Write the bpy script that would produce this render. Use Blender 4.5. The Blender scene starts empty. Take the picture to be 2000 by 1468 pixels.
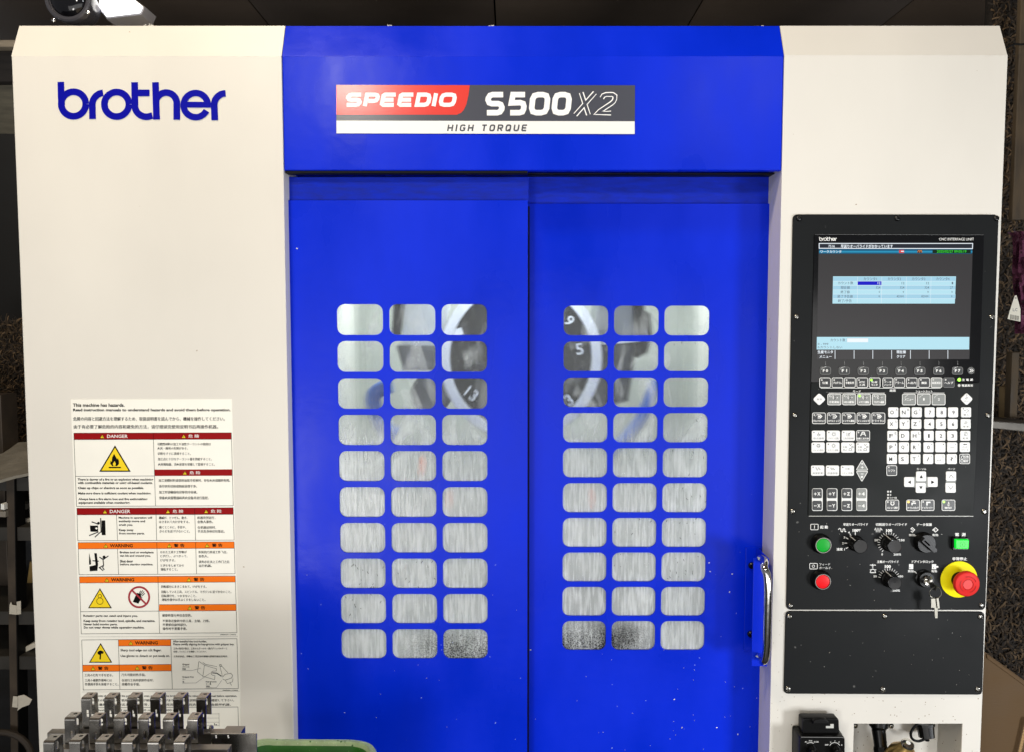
import bpy, math, random
import numpy as np
from mathutils import Vector, Matrix
random.seed(7)
R = math.radians
sc = bpy.context.scene
C = sc.collection
# ------------------------------------------------------------------ camera
CAM = Vector((0.0, -1.28, 1.62)); PITCH = R(3.74); FPX = 1560.0
cd = bpy.data.cameras.new('camera'); co = bpy.data.objects.new('camera', cd); C.objects.link(co)
co.location = CAM; co.rotation_euler = (R(90) - PITCH, 0, 0)
cd.sensor_width = 36; cd.lens = FPX / 2000 * 36; cd.clip_start = 0.02; cd.clip_end = 60
sc.camera = co
# ------------------------------------------------------------------ world, lamps, exposure
w = bpy.data.worlds.new("World"); sc.world = w; w.use_nodes = True
bg = w.node_tree.nodes['Background']; bg.inputs[0].default_value = (0.92, 0.95, 1.0, 1); bg.inputs[1].default_value = 0.22
sc.view_settings.view_transform = 'Standard'; sc.view_settings.look = 'None'; sc.view_settings.exposure = 0.0
def area(name, loc, target, sx, sy, power, col):
    l = bpy.data.lights.new(name, 'AREA'); l.shape = 'RECTANGLE'; l.size = sx; l.size_y = sy; l.energy = power; l.color = col
    o = bpy.data.objects.new(name, l); C.objects.link(o); o.location = loc
    o.rotation_euler = (Vector(target) - Vector(loc)).to_track_quat('-Z', 'Y').to_euler()
    return o
area('ceiling_lamp_light', (-0.55, -0.85, 3.2), (-0.25, 0.0, 1.4), 0.4, 0.2, 18, (1.0, 0.84, 0.62))
area('ceiling_lamp_light', (-0.57, -1.54, 2.46), (-0.3, 0.0, 1.4), 0.14, 0.09, 5, (1.0, 0.95, 0.86))
area('ceiling_lamp_light', (0.76, -1.34, 2.42), (0.4, 0.0, 1.2), 0.14, 0.09, 3, (0.92, 0.96, 1.0))
area('low_side_light', (1.6, -1.35, 0.95), (0.5, 0.0, 0.95), 0.3, 0.4, 17, (0.95, 0.97, 1.0))
area('low_side_light', (-0.9, -2.6, 0.8), (-0.5, 0.0, 0.9), 0.35, 0.5, 12, (1.0, 0.97, 0.93))  # added fill for the lower left, no known source there
area('front_fill_light', (0.1, -3.4, 0.9), (0.0, 0.0, 0.85), 4.6, 1.7, 43, (1.0, 0.98, 0.95))  # added broad front fill, evens the light over the machine
area('machine_lamp_light', (0.0, 0.50, 1.86), (0.0, 0.62, 1.2), 0.75, 0.05, 4.2, (0.9, 0.97, 1.0))
area('machine_lamp_light', (0.02, 0.17, 1.85), (0.02, 0.42, 1.5), 0.3, 0.06, 1.8, (0.9, 0.97, 1.0))

# ------------------------------------------------------------------ helpers
cp, sp = math.cos(PITCH), math.sin(PITCH)
def PW(px, py, Y):
    """vectorised: pixel -> world point on the plane y = Y"""
    px = np.asarray(px, float); py = np.asarray(py, float)
    a = (px - 1000) / FPX; b = (734 - py) / FPX
    dy = cp + b * sp; dz = -sp + b * cp
    t = (np.asarray(Y, float) - CAM.y) / dy
    return np.stack([CAM.x + a * t, CAM.y + dy * t, CAM.z + dz * t], -1)
def P(px, py, Y): return Vector(PW(px, py, Y).tolist())
def S(px, py, Y): return (P(px + 1, py, Y) - P(px, py, Y)).length
def lin(c): return tuple(((v / 12.92) if v <= 0.04045 else ((v + 0.055) / 1.055) ** 2.4) for v in c)
def rgb(r, g, b): return lin((r / 255, g / 255, b / 255))

def mat(name, col, rough=0.5, metal=0.0, bump=None, emit=None, estr=1.0, spec=0.5, coat=0.0, var=None, lin_col=False, alpha=None):
    m = bpy.data.materials.new(name); m.use_nodes = True
    nt = m.node_tree; b = nt.nodes['Principled BSDF']
    c = col if lin_col else rgb(*col)
    b.inputs['Base Color'].default_value = (*c, 1); b.inputs['Roughness'].default_value = rough
    b.inputs['Metallic'].default_value = metal; b.inputs['Specular IOR Level'].default_value = spec
    b.inputs['Coat Weight'].default_value = coat
    if emit is not None:
        b.inputs['Emission Color'].default_value = (*rgb(*emit), 1); b.inputs['Emission Strength'].default_value = estr
    g = nt.nodes.new('ShaderNodeNewGeometry')
    if var:      # (scale, amount, stretch xyz) large soft tone variation of the paint itself
        mp = nt.nodes.new('ShaderNodeMapping'); mp.inputs['Scale'].default_value = var[2] if len(var) > 2 else (1, 1, 1)
        nt.links.new(g.outputs['Position'], mp.inputs[0])
        n = nt.nodes.new('ShaderNodeTexNoise'); n.inputs['Scale'].default_value = var[0]; n.inputs['Detail'].default_value = 6
        nt.links.new(mp.outputs[0], n.inputs['Vector'])
        mr = nt.nodes.new('ShaderNodeMapRange'); mr.inputs[1].default_value = 0.3; mr.inputs[2].default_value = 0.7
        mr.inputs[3].default_value = 1 - var[1]; mr.inputs[4].default_value = 1 + var[1] * 0.4
        nt.links.new(n.outputs[0], mr.inputs[0])
        mx = nt.nodes.new('ShaderNodeVectorMath'); mx.operation = 'SCALE'; mx.inputs[0].default_value = c
        nt.links.new(mr.outputs[0], mx.inputs['Scale']); nt.links.new(mx.outputs[0], b.inputs['Base Color'])
        mr2 = nt.nodes.new('ShaderNodeMapRange'); mr2.inputs[1].default_value = 0.3; mr2.inputs[2].default_value = 0.7
        mr2.inputs[3].default_value = rough * 0.85; mr2.inputs[4].default_value = min(1, rough * 1.2)
        nt.links.new(n.outputs[0], mr2.inputs[0]); nt.links.new(mr2.outputs[0], b.inputs['Roughness'])
    if bump:     # list of (scale, strength, distance, stretch)
        prev = None
        for bs in bump:
            mp = nt.nodes.new('ShaderNodeMapping'); mp.inputs['Scale'].default_value = bs[3] if len(bs) > 3 else (1, 1, 1)
            nt.links.new(g.outputs['Position'], mp.inputs[0])
            n = nt.nodes.new('ShaderNodeTexNoise'); n.inputs['Scale'].default_value = bs[0]; n.inputs['Detail'].default_value = 3
            nt.links.new(mp.outputs[0], n.inputs['Vector'])
            bp = nt.nodes.new('ShaderNodeBump'); bp.inputs['Strength'].default_value = bs[1]; bp.inputs['Distance'].default_value = bs[2]
            nt.links.new(n.outputs[0], bp.inputs['Height'])
            if prev: nt.links.new(prev.outputs[0], bp.inputs['Normal'])
            prev = bp
        nt.links.new(prev.outputs[0], b.inputs['Normal'])
    return m

def add_specks(m, scale, thr, col, zfade=None, size=0.35, xfade=None):
    """small dirt specks in the paint colour (voronoi cells), optionally thinning out above a height"""
    nt = m.node_tree; b = nt.nodes['Principled BSDF']
    g = nt.nodes.new('ShaderNodeNewGeometry')
    v = nt.nodes.new('ShaderNodeTexVoronoi'); v.inputs['Scale'].default_value = scale
    nz = nt.nodes.new('ShaderNodeTexNoise'); nz.inputs['Scale'].default_value = scale * 1.7
    sc_ = nt.nodes.new('ShaderNodeVectorMath'); sc_.operation = 'SCALE'; sc_.inputs['Scale'].default_value = 0.6 / scale
    ad = nt.nodes.new('ShaderNodeVectorMath'); ad.operation = 'ADD'
    nt.links.new(g.outputs['Position'], nz.inputs['Vector']); nt.links.new(nz.outputs['Color'], sc_.inputs[0])
    nt.links.new(g.outputs['Position'], ad.inputs[0]); nt.links.new(sc_.outputs[0], ad.inputs[1]); nt.links.new(ad.outputs[0], v.inputs['Vector'])
    lt = nt.nodes.new('ShaderNodeMapRange'); lt.inputs[1].default_value = size; lt.inputs[2].default_value = size * 0.55
    nt.links.new(v.outputs['Distance'], lt.inputs[0])
    sx = nt.nodes.new('ShaderNodeSeparateColor'); nt.links.new(v.outputs['Color'], sx.inputs[0])
    gt = nt.nodes.new('ShaderNodeMath'); gt.operation = 'GREATER_THAN'; gt.inputs[1].default_value = thr
    nt.links.new(sx.outputs[0], gt.inputs[0])
    mu = nt.nodes.new('ShaderNodeMath'); mu.operation = 'MULTIPLY'
    nt.links.new(lt.outputs[0], mu.inputs[0]); nt.links.new(gt.outputs[0], mu.inputs[1])
    last = mu
    sp_ = nt.nodes.new('ShaderNodeSeparateXYZ'); nt.links.new(g.outputs['Position'], sp_.inputs[0])
    for f, k in ((zfade, 2), (xfade, 0)):
        if f:
            mr = nt.nodes.new('ShaderNodeMapRange'); mr.inputs[1].default_value = f[0]; mr.inputs[2].default_value = f[1]
            nt.links.new(sp_.outputs[k], mr.inputs[0])
            m2 = nt.nodes.new('ShaderNodeMath'); m2.operation = 'MULTIPLY'
            nt.links.new(last.outputs[0], m2.inputs[0]); nt.links.new(mr.outputs[0], m2.inputs[1]); last = m2
    mix = nt.nodes.new('ShaderNodeMix'); mix.data_type = 'RGBA'
    nt.links.new(last.outputs[0], mix.inputs[0])
    bc = b.inputs['Base Color']
    if bc.links: nt.links.new(bc.links[0].from_socket, mix.inputs[6])
    else: mix.inputs[6].default_value = bc.default_value
    mix.inputs[7].default_value = (*rgb(*col), 1)
    nt.links.new(mix.outputs[2], bc)

TXT = {}
def glyphs(s, bold=0.0, shear=0.0, res=2, space=1.0):
    k = (s, bold, shear, res, space)
    if k in TXT: return TXT[k]
    c = bpy.data.curves.new('t', 'FONT'); c.body = s; c.resolution_u = res; c.offset = bold; c.shear = shear
    c.fill_mode = 'FRONT'; c.space_character = space
    o = bpy.data.objects.new('t', c); C.objects.link(o)
    bpy.context.view_layer.update()
    m = bpy.data.meshes.new_from_object(o)
    v = np.zeros(len(m.vertices) * 3); m.vertices.foreach_get('co', v); v = v.reshape(-1, 3)[:, :2]
    f = [tuple(p.vertices) for p in m.polygons]
    bpy.data.objects.remove(o); bpy.data.curves.remove(c); bpy.data.meshes.remove(m)
    if len(v) == 0: v = np.zeros((1, 2)); f = []
    mn = v.min(0); mx = v.max(0)
    TXT[k] = ((v - mn) / np.maximum(mx - mn, 1e-6), f)
    return TXT[k]

class MB:
    def __init__(s): s.v = []; s.f = []; s.mi = []; s.mats = []; s.flat = []
    def m(s, mt):
        if mt not in s.mats: s.mats.append(mt)
        return s.mats.index(mt)
    def add(s, verts, faces, mt):
        o = len(s.v); i = s.m(mt)
        s.v.extend([tuple(v) for v in verts]); s.f.extend([tuple(o + k for k in f) for f in faces]); s.mi.extend([i] * len(faces))
        return s
    # --- flat print -------------------------------------------------
    def text(s, t, x0, y0, x1, y1, Y, mt, bold=0.02, shear=0.0, rot=0.0, res=2, space=1.0):
        cjk = any(ord(c) > 0x2fff for c in t)
        uv, f = glyphs(t, 0.0 if cjk else bold, shear, res, space)
        if cjk and bold > .004 and not rot:
            d_ = (bold + .012) * (y1 - y0) * .8
            for k, (ax, ay) in enumerate(((-1, -.5), (1, .5), (-.6, .8)) if bold > .015 else ((-1, 0), (1, 0))):
                s.add(PW(x0 + ax * d_ + uv[:, 0] * (x1 - x0), y1 + ay * d_ - uv[:, 1] * (y1 - y0), Y - (k + 1) * 4e-6).tolist(), f, mt)
        px = x0 + uv[:, 0] * (x1 - x0); py = y1 - uv[:, 1] * (y1 - y0)
        if rot:
            cx, cy = (x0 + x1) / 2, (y0 + y1) / 2; a = R(rot); dx = px - cx; dy = py - cy
            px = cx + dx * math.cos(a) + dy * math.sin(a); py = cy - dx * math.sin(a) + dy * math.cos(a)
        return s.add(PW(px, py, Y).tolist(), f, mt)
    def poly(s, pts, Y, mt):
        pts = np.array(pts, float)
        A = 0.5 * np.sum(pts[:, 0] * np.roll(pts[:, 1], -1) - np.roll(pts[:, 0], -1) * pts[:, 1])
        if A > 0: pts = pts[::-1]
        return s.add(PW(pts[:, 0], pts[:, 1], Y).tolist(), [tuple(range(len(pts)))], mt)
    def rect(s, x0, y0, x1, y1, Y, mt): return s.poly([(x0, y0), (x1, y0), (x1, y1), (x0, y1)], Y, mt)
    def line(s, pts, wd, Y, mt, closed=False):
        """flat ribbon along a pixel polyline"""
        pts = [Vector((p[0], p[1])) for p in pts]; n = len(pts); L = []; Rr = []
        for i in range(n):
            a = pts[(i - 1) % n] if (closed or i > 0) else pts[i]; b = pts[(i + 1) % n] if (closed or i < n - 1) else pts[i]
            d1 = (pts[i] - a); d2 = (b - pts[i])
            if d1.length < 1e-6: d1 = d2
            if d2.length < 1e-6: d2 = d1
            d1 = d1.normalized(); d2 = d2.normalized(); t = (d1 + d2)
            t = t.normalized() if t.length > 1e-4 else d1
            k = 1 / max(0.5, t.dot(d1)); nn = Vector((-t.y, t.x)) * wd / 2 * k
            L.append(pts[i] + nn); Rr.append(pts[i] - nn)
        q = L + Rr; vs = PW([p.x for p in q], [p.y for p in q], Y).tolist()
        fs = [(i, i + 1, n + i + 1, n + i) for i in range(n - 1)]
        if closed: fs.append((n - 1, 0, n, 2 * n - 1))
        return s.add(vs, fs, mt)
    def ring(s, cx, cy, r, wd, Y, mt, a0=0, a1=360, n=28):
        full = abs(a1 - a0) >= 360
        pts = [(cx + r * math.cos(R(a0 + (a1 - a0) * i / n)), cy - r * math.sin(R(a0 + (a1 - a0) * i / n))) for i in range(n if full else n + 1)]
        return s.line(pts, wd, Y, mt, closed=full)
    def disc(s, cx, cy, r, Y, mt, n=24): return s.poly([(cx + r * math.cos(2 * math.pi * i / n), cy + r * math.sin(2 * math.pi * i / n)) for i in range(n)], Y, mt)
    # --- solids ------------------------------------------------------
    def prism(s, pts, yf, depth, mt, bev=0.0, px=True, edge=None):
        """pixel outline on plane y=yf, extruded back by depth, front edge bevelled"""
        if px: w3 = [Vector(p) for p in PW([p[0] for p in pts], [p[1] for p in pts], yf)]
        else: w3 = [Vector((p[0], yf, p[1])) for p in pts]
        n = len(w3)
        A = sum(w3[i].x * w3[(i + 1) % n].z - w3[(i + 1) % n].x * w3[i].z for i in range(n))
        if A < 0: w3 = w3[::-1]          # counter-clockwise seen from -y
        def inset(d):
            out = []
            for i in range(n):
                a, b, c = w3[i - 1], w3[i], w3[(i + 1) % n]
                e1 = Vector((b.x - a.x, b.z - a.z)); e2 = Vector((c.x - b.x, c.z - b.z))
                if e1.length < 1e-9: e1 = e2.copy()
                if e2.length < 1e-9: e2 = e1.copy()
                e1.normalize(); e2.normalize()
                n1 = Vector((-e1.y, e1.x)); n2 = Vector((-e2.y, e2.x)); nn = n1 + n2
                nn = nn / max(1e-6, nn.length); k = 1 / max(0.4, nn.dot(n1))
                out.append(Vector((b.x + nn.x * d * k, b.y, b.z + nn.y * d * k)))
            return out
        rings = [[Vector((p.x, yf + depth, p.z)) for p in w3]]
        if bev > 0:
            rings.append([Vector((p.x, yf + bev, p.z)) for p in w3])
            q = inset(bev * 0.3); rings.append([Vector((p.x, yf + bev * 0.3, p.z)) for p in q])
            rings.append(inset(bev))
        else: rings.append(w3)
        vs = [p for r in rings for p in r]; fs = []
        for k in range(len(rings) - 1):
            for i in range(n):
                j = (i + 1) % n; fs.append((k * n + i, k * n + j, (k + 1) * n + j, (k + 1) * n + i))
        L = len(rings) - 1
        s.add(vs, fs, edge or mt)
        o = len(s.v) - len(vs)
        s.flat.append(len(s.f)); s.f.append(tuple(o + L * n + i for i in range(n))); s.mi.append(s.m(mt))
        s.f.append(tuple(o + i for i in range(n))[::-1]); s.mi.append(s.m(mt))
        return s
    def box(s, x0, x1, y0, y1, z0, z1, mt, bev=0.0):
        return s.prism([(x0, z0), (x1, z0), (x1, z1), (x0, z1)], y0, y1 - y0, mt, bev, px=False)
    def lathe(s, c, axis, prof, mt, n=28, mt2=None, k2=None, flute=0, fd=0.0, caps=True):
        """profile of (distance along axis, radius) swept round axis from point c"""
        c = Vector(c); ax = Vector(axis).normalized(); u = ax.orthogonal().normalized(); v = ax.cross(u)
        vs = []; fs = []
        for (d, r) in prof:
            for i in range(n):
                a = 2 * math.pi * i / n; rr = r - (fd if (flute and i % 2) else 0)
                vs.append(c + ax * d + (u * math.cos(a) + v * math.sin(a)) * max(rr, 1e-6))
        for k in range(len(prof) - 1):
            for i in range(n):
                j = (i + 1) % n; fs.append((k * n + i, k * n + j, (k + 1) * n + j, (k + 1) * n + i))
        if caps:
            fs.append(tuple(range(n))[::-1]); fs.append(tuple((len(prof) - 1) * n + i for i in range(n)))
        return s.add(vs, fs, mt)
    def tube(s, pts, r, mt, n=10, caps=True, smooth=0):
        pts = [Vector(p) for p in pts]
        for _ in range(smooth):
            q = [pts[0]]
            for a, b in zip(pts[:-1], pts[1:]): q += [a.lerp(b, .25), a.lerp(b, .75)]
            pts = q + [pts[-1]]
        m = len(pts); rs = r if isinstance(r, (list, tuple)) else [r] * m
        t0 = (pts[1] - pts[0]).normalized(); u = t0.orthogonal().normalized(); vs = []; fs = []
        for i in range(m):
            t = ((pts[min(i + 1, m - 1)] - pts[max(i - 1, 0)])).normalized()
            u = (u - t * u.dot(t)).normalized(); v = t.cross(u)
            for k in range(n):
                a = 2 * math.pi * k / n; vs.append(pts[i] + (u * math.cos(a) + v * math.sin(a)) * rs[i])
        for i in range(m - 1):
            for k in range(n):
                j = (k + 1) % n; fs.append((i * n + k, i * n + j, (i + 1) * n + j, (i + 1) * n + k))
        if caps: fs.append(tuple(range(n))[::-1]); fs.append(tuple((m - 1) * n + k for k in range(n)))
        return s.add(vs, fs, mt)
    def build(s, name, parent=None, label=None, kind=None, cat=None, group=None, smooth=True):
        me = bpy.data.meshes.new(name)
        used = sorted({k for f in s.f for k in f}); rm = {k: i for i, k in enumerate(used)}
        s.v = [s.v[k] for k in used]; s.f = [tuple(rm[k] for k in f) for f in s.f]
        v = np.array(s.v, float); ctr = (v.min(0) + v.max(0)) / 2
        if parent is None: ctr[2] = v[:, 2].min()
        me.from_pydata((v - ctr).tolist(), [], s.f)
        for mt in s.mats: me.materials.append(mt)
        me.polygons.foreach_set('material_index', s.mi)
        if smooth:
            me.polygons.foreach_set('use_smooth', [True] * len(me.polygons)); me.set_sharp_from_angle(angle=R(32))
            for k in s.flat: me.polygons[k].use_smooth = False
        me.update()
        return place(name, me, ctr, parent, label, kind, cat, group)
WLOC = {}
def place(name, me, ctr, parent=None, label=None, kind=None, cat=None, group=None):
    o = bpy.data.objects.new(name, me); C.objects.link(o)
    ctr = Vector(ctr)
    if parent is not None: o.parent = parent; o.location = ctr - WLOC[parent]
    else: o.location = ctr
    WLOC[o] = ctr
    tag(o, label, cat, group, kind)
    return o
def tag(o, label=None, cat=None, group=None, kind=None):
    for k, v_ in (('label', label), ('category', cat), ('group', group), ('kind', kind)):
        if v_: o[k] = v_
def split_build(mb, name, centres, parent):
    """printed legends: one part for each control or heading they belong to"""
    cw = [P(x, y, -.004) for x, y in centres]; bins = {}
    for f, mi in zip(mb.f, mb.mi):
        c = mb.v[f[0]]; k = min(range(len(cw)), key=lambda i: (cw[i].x - c[0]) ** 2 + (cw[i].z - c[2]) ** 2)
        bins.setdefault(k, []).append((f, mi))
    for k, fl in bins.items():
        q = MB(); q.v = mb.v; q.mats = mb.mats; q.f = [f for f, _ in fl]; q.mi = [m_ for _, m_ in fl]; q.build(name, parent, smooth=False)
def empty(name, loc, label, cat, group=None): return place(name, None, loc, None, label, None, cat, group)
def rr(x0, y0, x1, y1, r, n=4):
    out = []
    for cx, cy, a in ((x1 - r, y1 - r, 0), (x0 + r, y1 - r, 90), (x0 + r, y0 + r, 180), (x1 - r, y0 + r, 270)):
        for i in range(n + 1): out.append((cx + r * math.cos(R(a + 90 * i / n)), cy + r * math.sin(R(a + 90 * i / n))))
    return out
def holed(outer, holes, yf, depth, bev=0.0, px=False):
    """sheet with openings (world x,z outlines): filled 2D curve -> verts, faces"""
    cu = bpy.data.curves.new('h', 'CURVE'); cu.dimensions = '2D'; cu.fill_mode = 'BOTH'; cu.extrude = depth / 2 - bev; cu.bevel_depth = bev; cu.bevel_resolution = 1
    if bev: cu.offset = -bev
    for pl in [outer] + holes:
        s_ = cu.splines.new('POLY'); s_.points.add(len(pl) - 1); s_.use_cyclic_u = True
        for p_, q in zip(s_.points, pl): p_.co = (q[0], q[1], 0, 1)
    o = bpy.data.objects.new('h', cu); C.objects.link(o); bpy.context.view_layer.update()
    m = bpy.data.meshes.new_from_object(o)
    vs = [(v_.co.x, yf + depth / 2 - v_.co.z, v_.co.y) for v_ in m.vertices]; fs = [tuple(p_.vertices) for p_ in m.polygons]
    bpy.data.objects.remove(o); bpy.data.curves.remove(cu); bpy.data.meshes.remove(m)
    return vs, fs
def zoomer(ox, oy, s): return lambda x, y: (ox + x / s, oy + y / s)

# ------------------------------------------------------------------ materials
PEEL = [(900, 0.10, 0.0006), (60, 0.05, 0.002)]
white = mat('cream_powder_coat', (0, 0, 0), 0.42, bump=[(1400, 0.10, 0.0004), (40, 0.05, 0.003)], var=(2.4, 0.11, (1, 1, .6)))
def _wh():
    nt = white.node_tree
    for n in nt.nodes:
        if n.type == 'VECT_MATH': n.inputs[0].default_value = (0.80, 0.770, 0.70)
_wh(); white.node_tree.nodes['Principled BSDF'].inputs['Base Color'].default_value = (0.80, 0.770, 0.70, 1)
add_specks(white, 300, 0.93, (120, 92, 50), zfade=(1.24, 1.10), size=0.30, xfade=(0.40, 0.46))
add_specks(white, 60, 0.965, (150, 125, 95), size=0.10)
blue = mat('blue_enamel', (0, 0, 0), 0.26, spec=0.15, bump=[(420, 0.10, 0.0007), (45, 0.06, 0.003, (1, 1, 1.6)), (9, 0.10, 0.012)], var=(6, 0.20, (1, 1, 0.45)))
for n in blue.node_tree.nodes:
    if n.type == 'MAP_RANGE' and abs(n.inputs[3].default_value - 0.26 * 0.85) < 1e-4: n.inputs[3].default_value = 0.17; n.inputs[4].default_value = 0.46
for n in blue.node_tree.nodes:
    if n.type == 'VECT_MATH': n.inputs[0].default_value = (0.0, 0.024, 0.70)
blue.node_tree.nodes['Principled BSDF'].inputs['Base Color'].default_value = (0.0, 0.024, 0.70, 1)
add_specks(blue, 120, 0.975, (150, 170, 235), zfade=(1.40, 1.10), size=0.12)
blkplate = mat('black_panel_paint', (24, 26, 27), 0.50, bump=[(1500, 0.15, 0.0004)], var=(7, 0.18), spec=0.14)
add_specks(blkplate, 90, 0.965, (96, 96, 94), size=0.22)
add_specks(blkplate, 130, 0.95, (190, 190, 185), size=0.09)
membrane = mat('charcoal_membrane', (22, 25, 24), 0.45, var=(9, 0.25), spec=0.14)
add_specks(membrane, 150, 0.97, (150, 150, 145), size=0.09)
glossblk = mat('gloss_black_bezel', (6, 6, 8), 0.12, spec=0.45)
blkplastic = mat('black_plastic', (10, 10, 10), 0.32, spec=.22)
blkmatte = mat('black_rubber_and_shade', (9, 9, 9), 0.55, spec=.2)
ink_w = mat('white_print', (240, 240, 236), 0.5)
ink_k = mat('black_print', (8, 7, 7), 0.6, spec=.1)
ink_g = mat('grey_print', (120, 122, 122), 0.5)
key_w = mat('white_key', (243, 243, 240), 0.45)
key_g = mat('grey_key', (135, 138, 134), 0.45)
key_k = mat('dark_key', (33, 35, 35), 0.4)
frame_g = mat('thin_grey_print', (130, 130, 128), 0.5)
led_off = mat('clear_led', (205, 205, 200), 0.4)
led_on = mat('green_led', (170, 255, 90), 0.4, emit=(140, 255, 40), estr=1.3)
led_am = mat('amber_led', (255, 190, 90), 0.4, emit=(255, 190, 70), estr=1.3)
steel = mat('brushed_steel', (142, 138, 132), 0.36, metal=1.0, bump=[(60, 0.08, 0.001, (1, 1, 12))], var=(30, 0.15))
sheet = mat('stainless_sheet', (160, 157, 152), 0.25, metal=1.0, bump=[(300, 0.05, 0.0005, (8, 1, 1))], var=(40, 0.12))
chrome = mat('polished_steel', (215, 212, 205), 0.09, metal=1.0, bump=[(30, 0.03, 0.002, (1, 1, 6))])
screwm = mat('screw_steel', (150, 148, 142), 0.22, metal=1.0); keym = mat('key_steel', (122, 119, 110), 0.35, metal=1.0)
screwd = mat('dark_screw', (60, 60, 60), 0.3, metal=1.0)
redlab = mat('label_dark_red', (150, 4, 10), 0.5, spec=.12)
orlab = mat('label_orange', (252, 122, 22), 0.5, spec=.12)
yellab = mat('label_yellow', (250, 218, 40), 0.5, spec=.12)
labpaper = mat('label_vinyl', (253, 251, 240), 0.35, var=(14, 0.04))
add_specks(labpaper, 90, 0.97, (150, 140, 110), size=0.09, zfade=(1.45, 1.05))
ban_red = mat('banner_red', (226, 62, 52), 0.22, bump=[(160, 0.05, 0.0008, (1, 1, 3))])
ban_grey = mat('banner_grey', (74, 76, 86), 0.24, bump=[(160, 0.05, 0.0008, (1, 1, 3))])
ban_white = mat('banner_white', (244, 244, 240), 0.35)
ban_w2 = mat('banner_letter_white', (250, 250, 248), 0.35)
logoblue = mat('logo_blue', (2, 4, 158), 0.5, spec=0.12)
ygreen = mat('power_green_plastic', (0, 150, 30), 0.3, emit=(20, 240, 60), estr=0.8, spec=.2)
btn_g = mat('green_button', (0, 168, 44), 0.3, spec=.2); btn_r = mat('red_button', (238, 18, 28), 0.3, spec=.2)
mush = mat('mushroom_red', (226, 46, 42), 0.4, spec=.25); mushd = mat('mushroom_groove', (160, 26, 26), 0.5)
yplate = mat('yellow_plate', (255, 244, 14), 0.5, spec=.15)
brass = mat('brass', (238, 202, 128), 0.34, metal=1.0, var=(40, 0.15))
intwall = mat('machine_inner_paint', (188, 190, 182), 0.5, var=(3, 0.10))
darkcast = mat('dark_cast_metal', (13, 13, 15), 0.6, spec=0.15, var=(12, 0.3), bump=[(80, 0.2, 0.002)])
midcast = mat('grey_cast_metal', (92, 94, 93), 0.45, metal=0.3, var=(8, 0.25))
rimm = mat('magazine_rim_metal', (238, 240, 240), 0.35, metal=0.0, var=(20, 0.15))
hoseb = mat('blue_hose', (40, 100, 190), 0.4)
orangep = mat('orange_nozzle', (255, 120, 60), 0.4)
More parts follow.
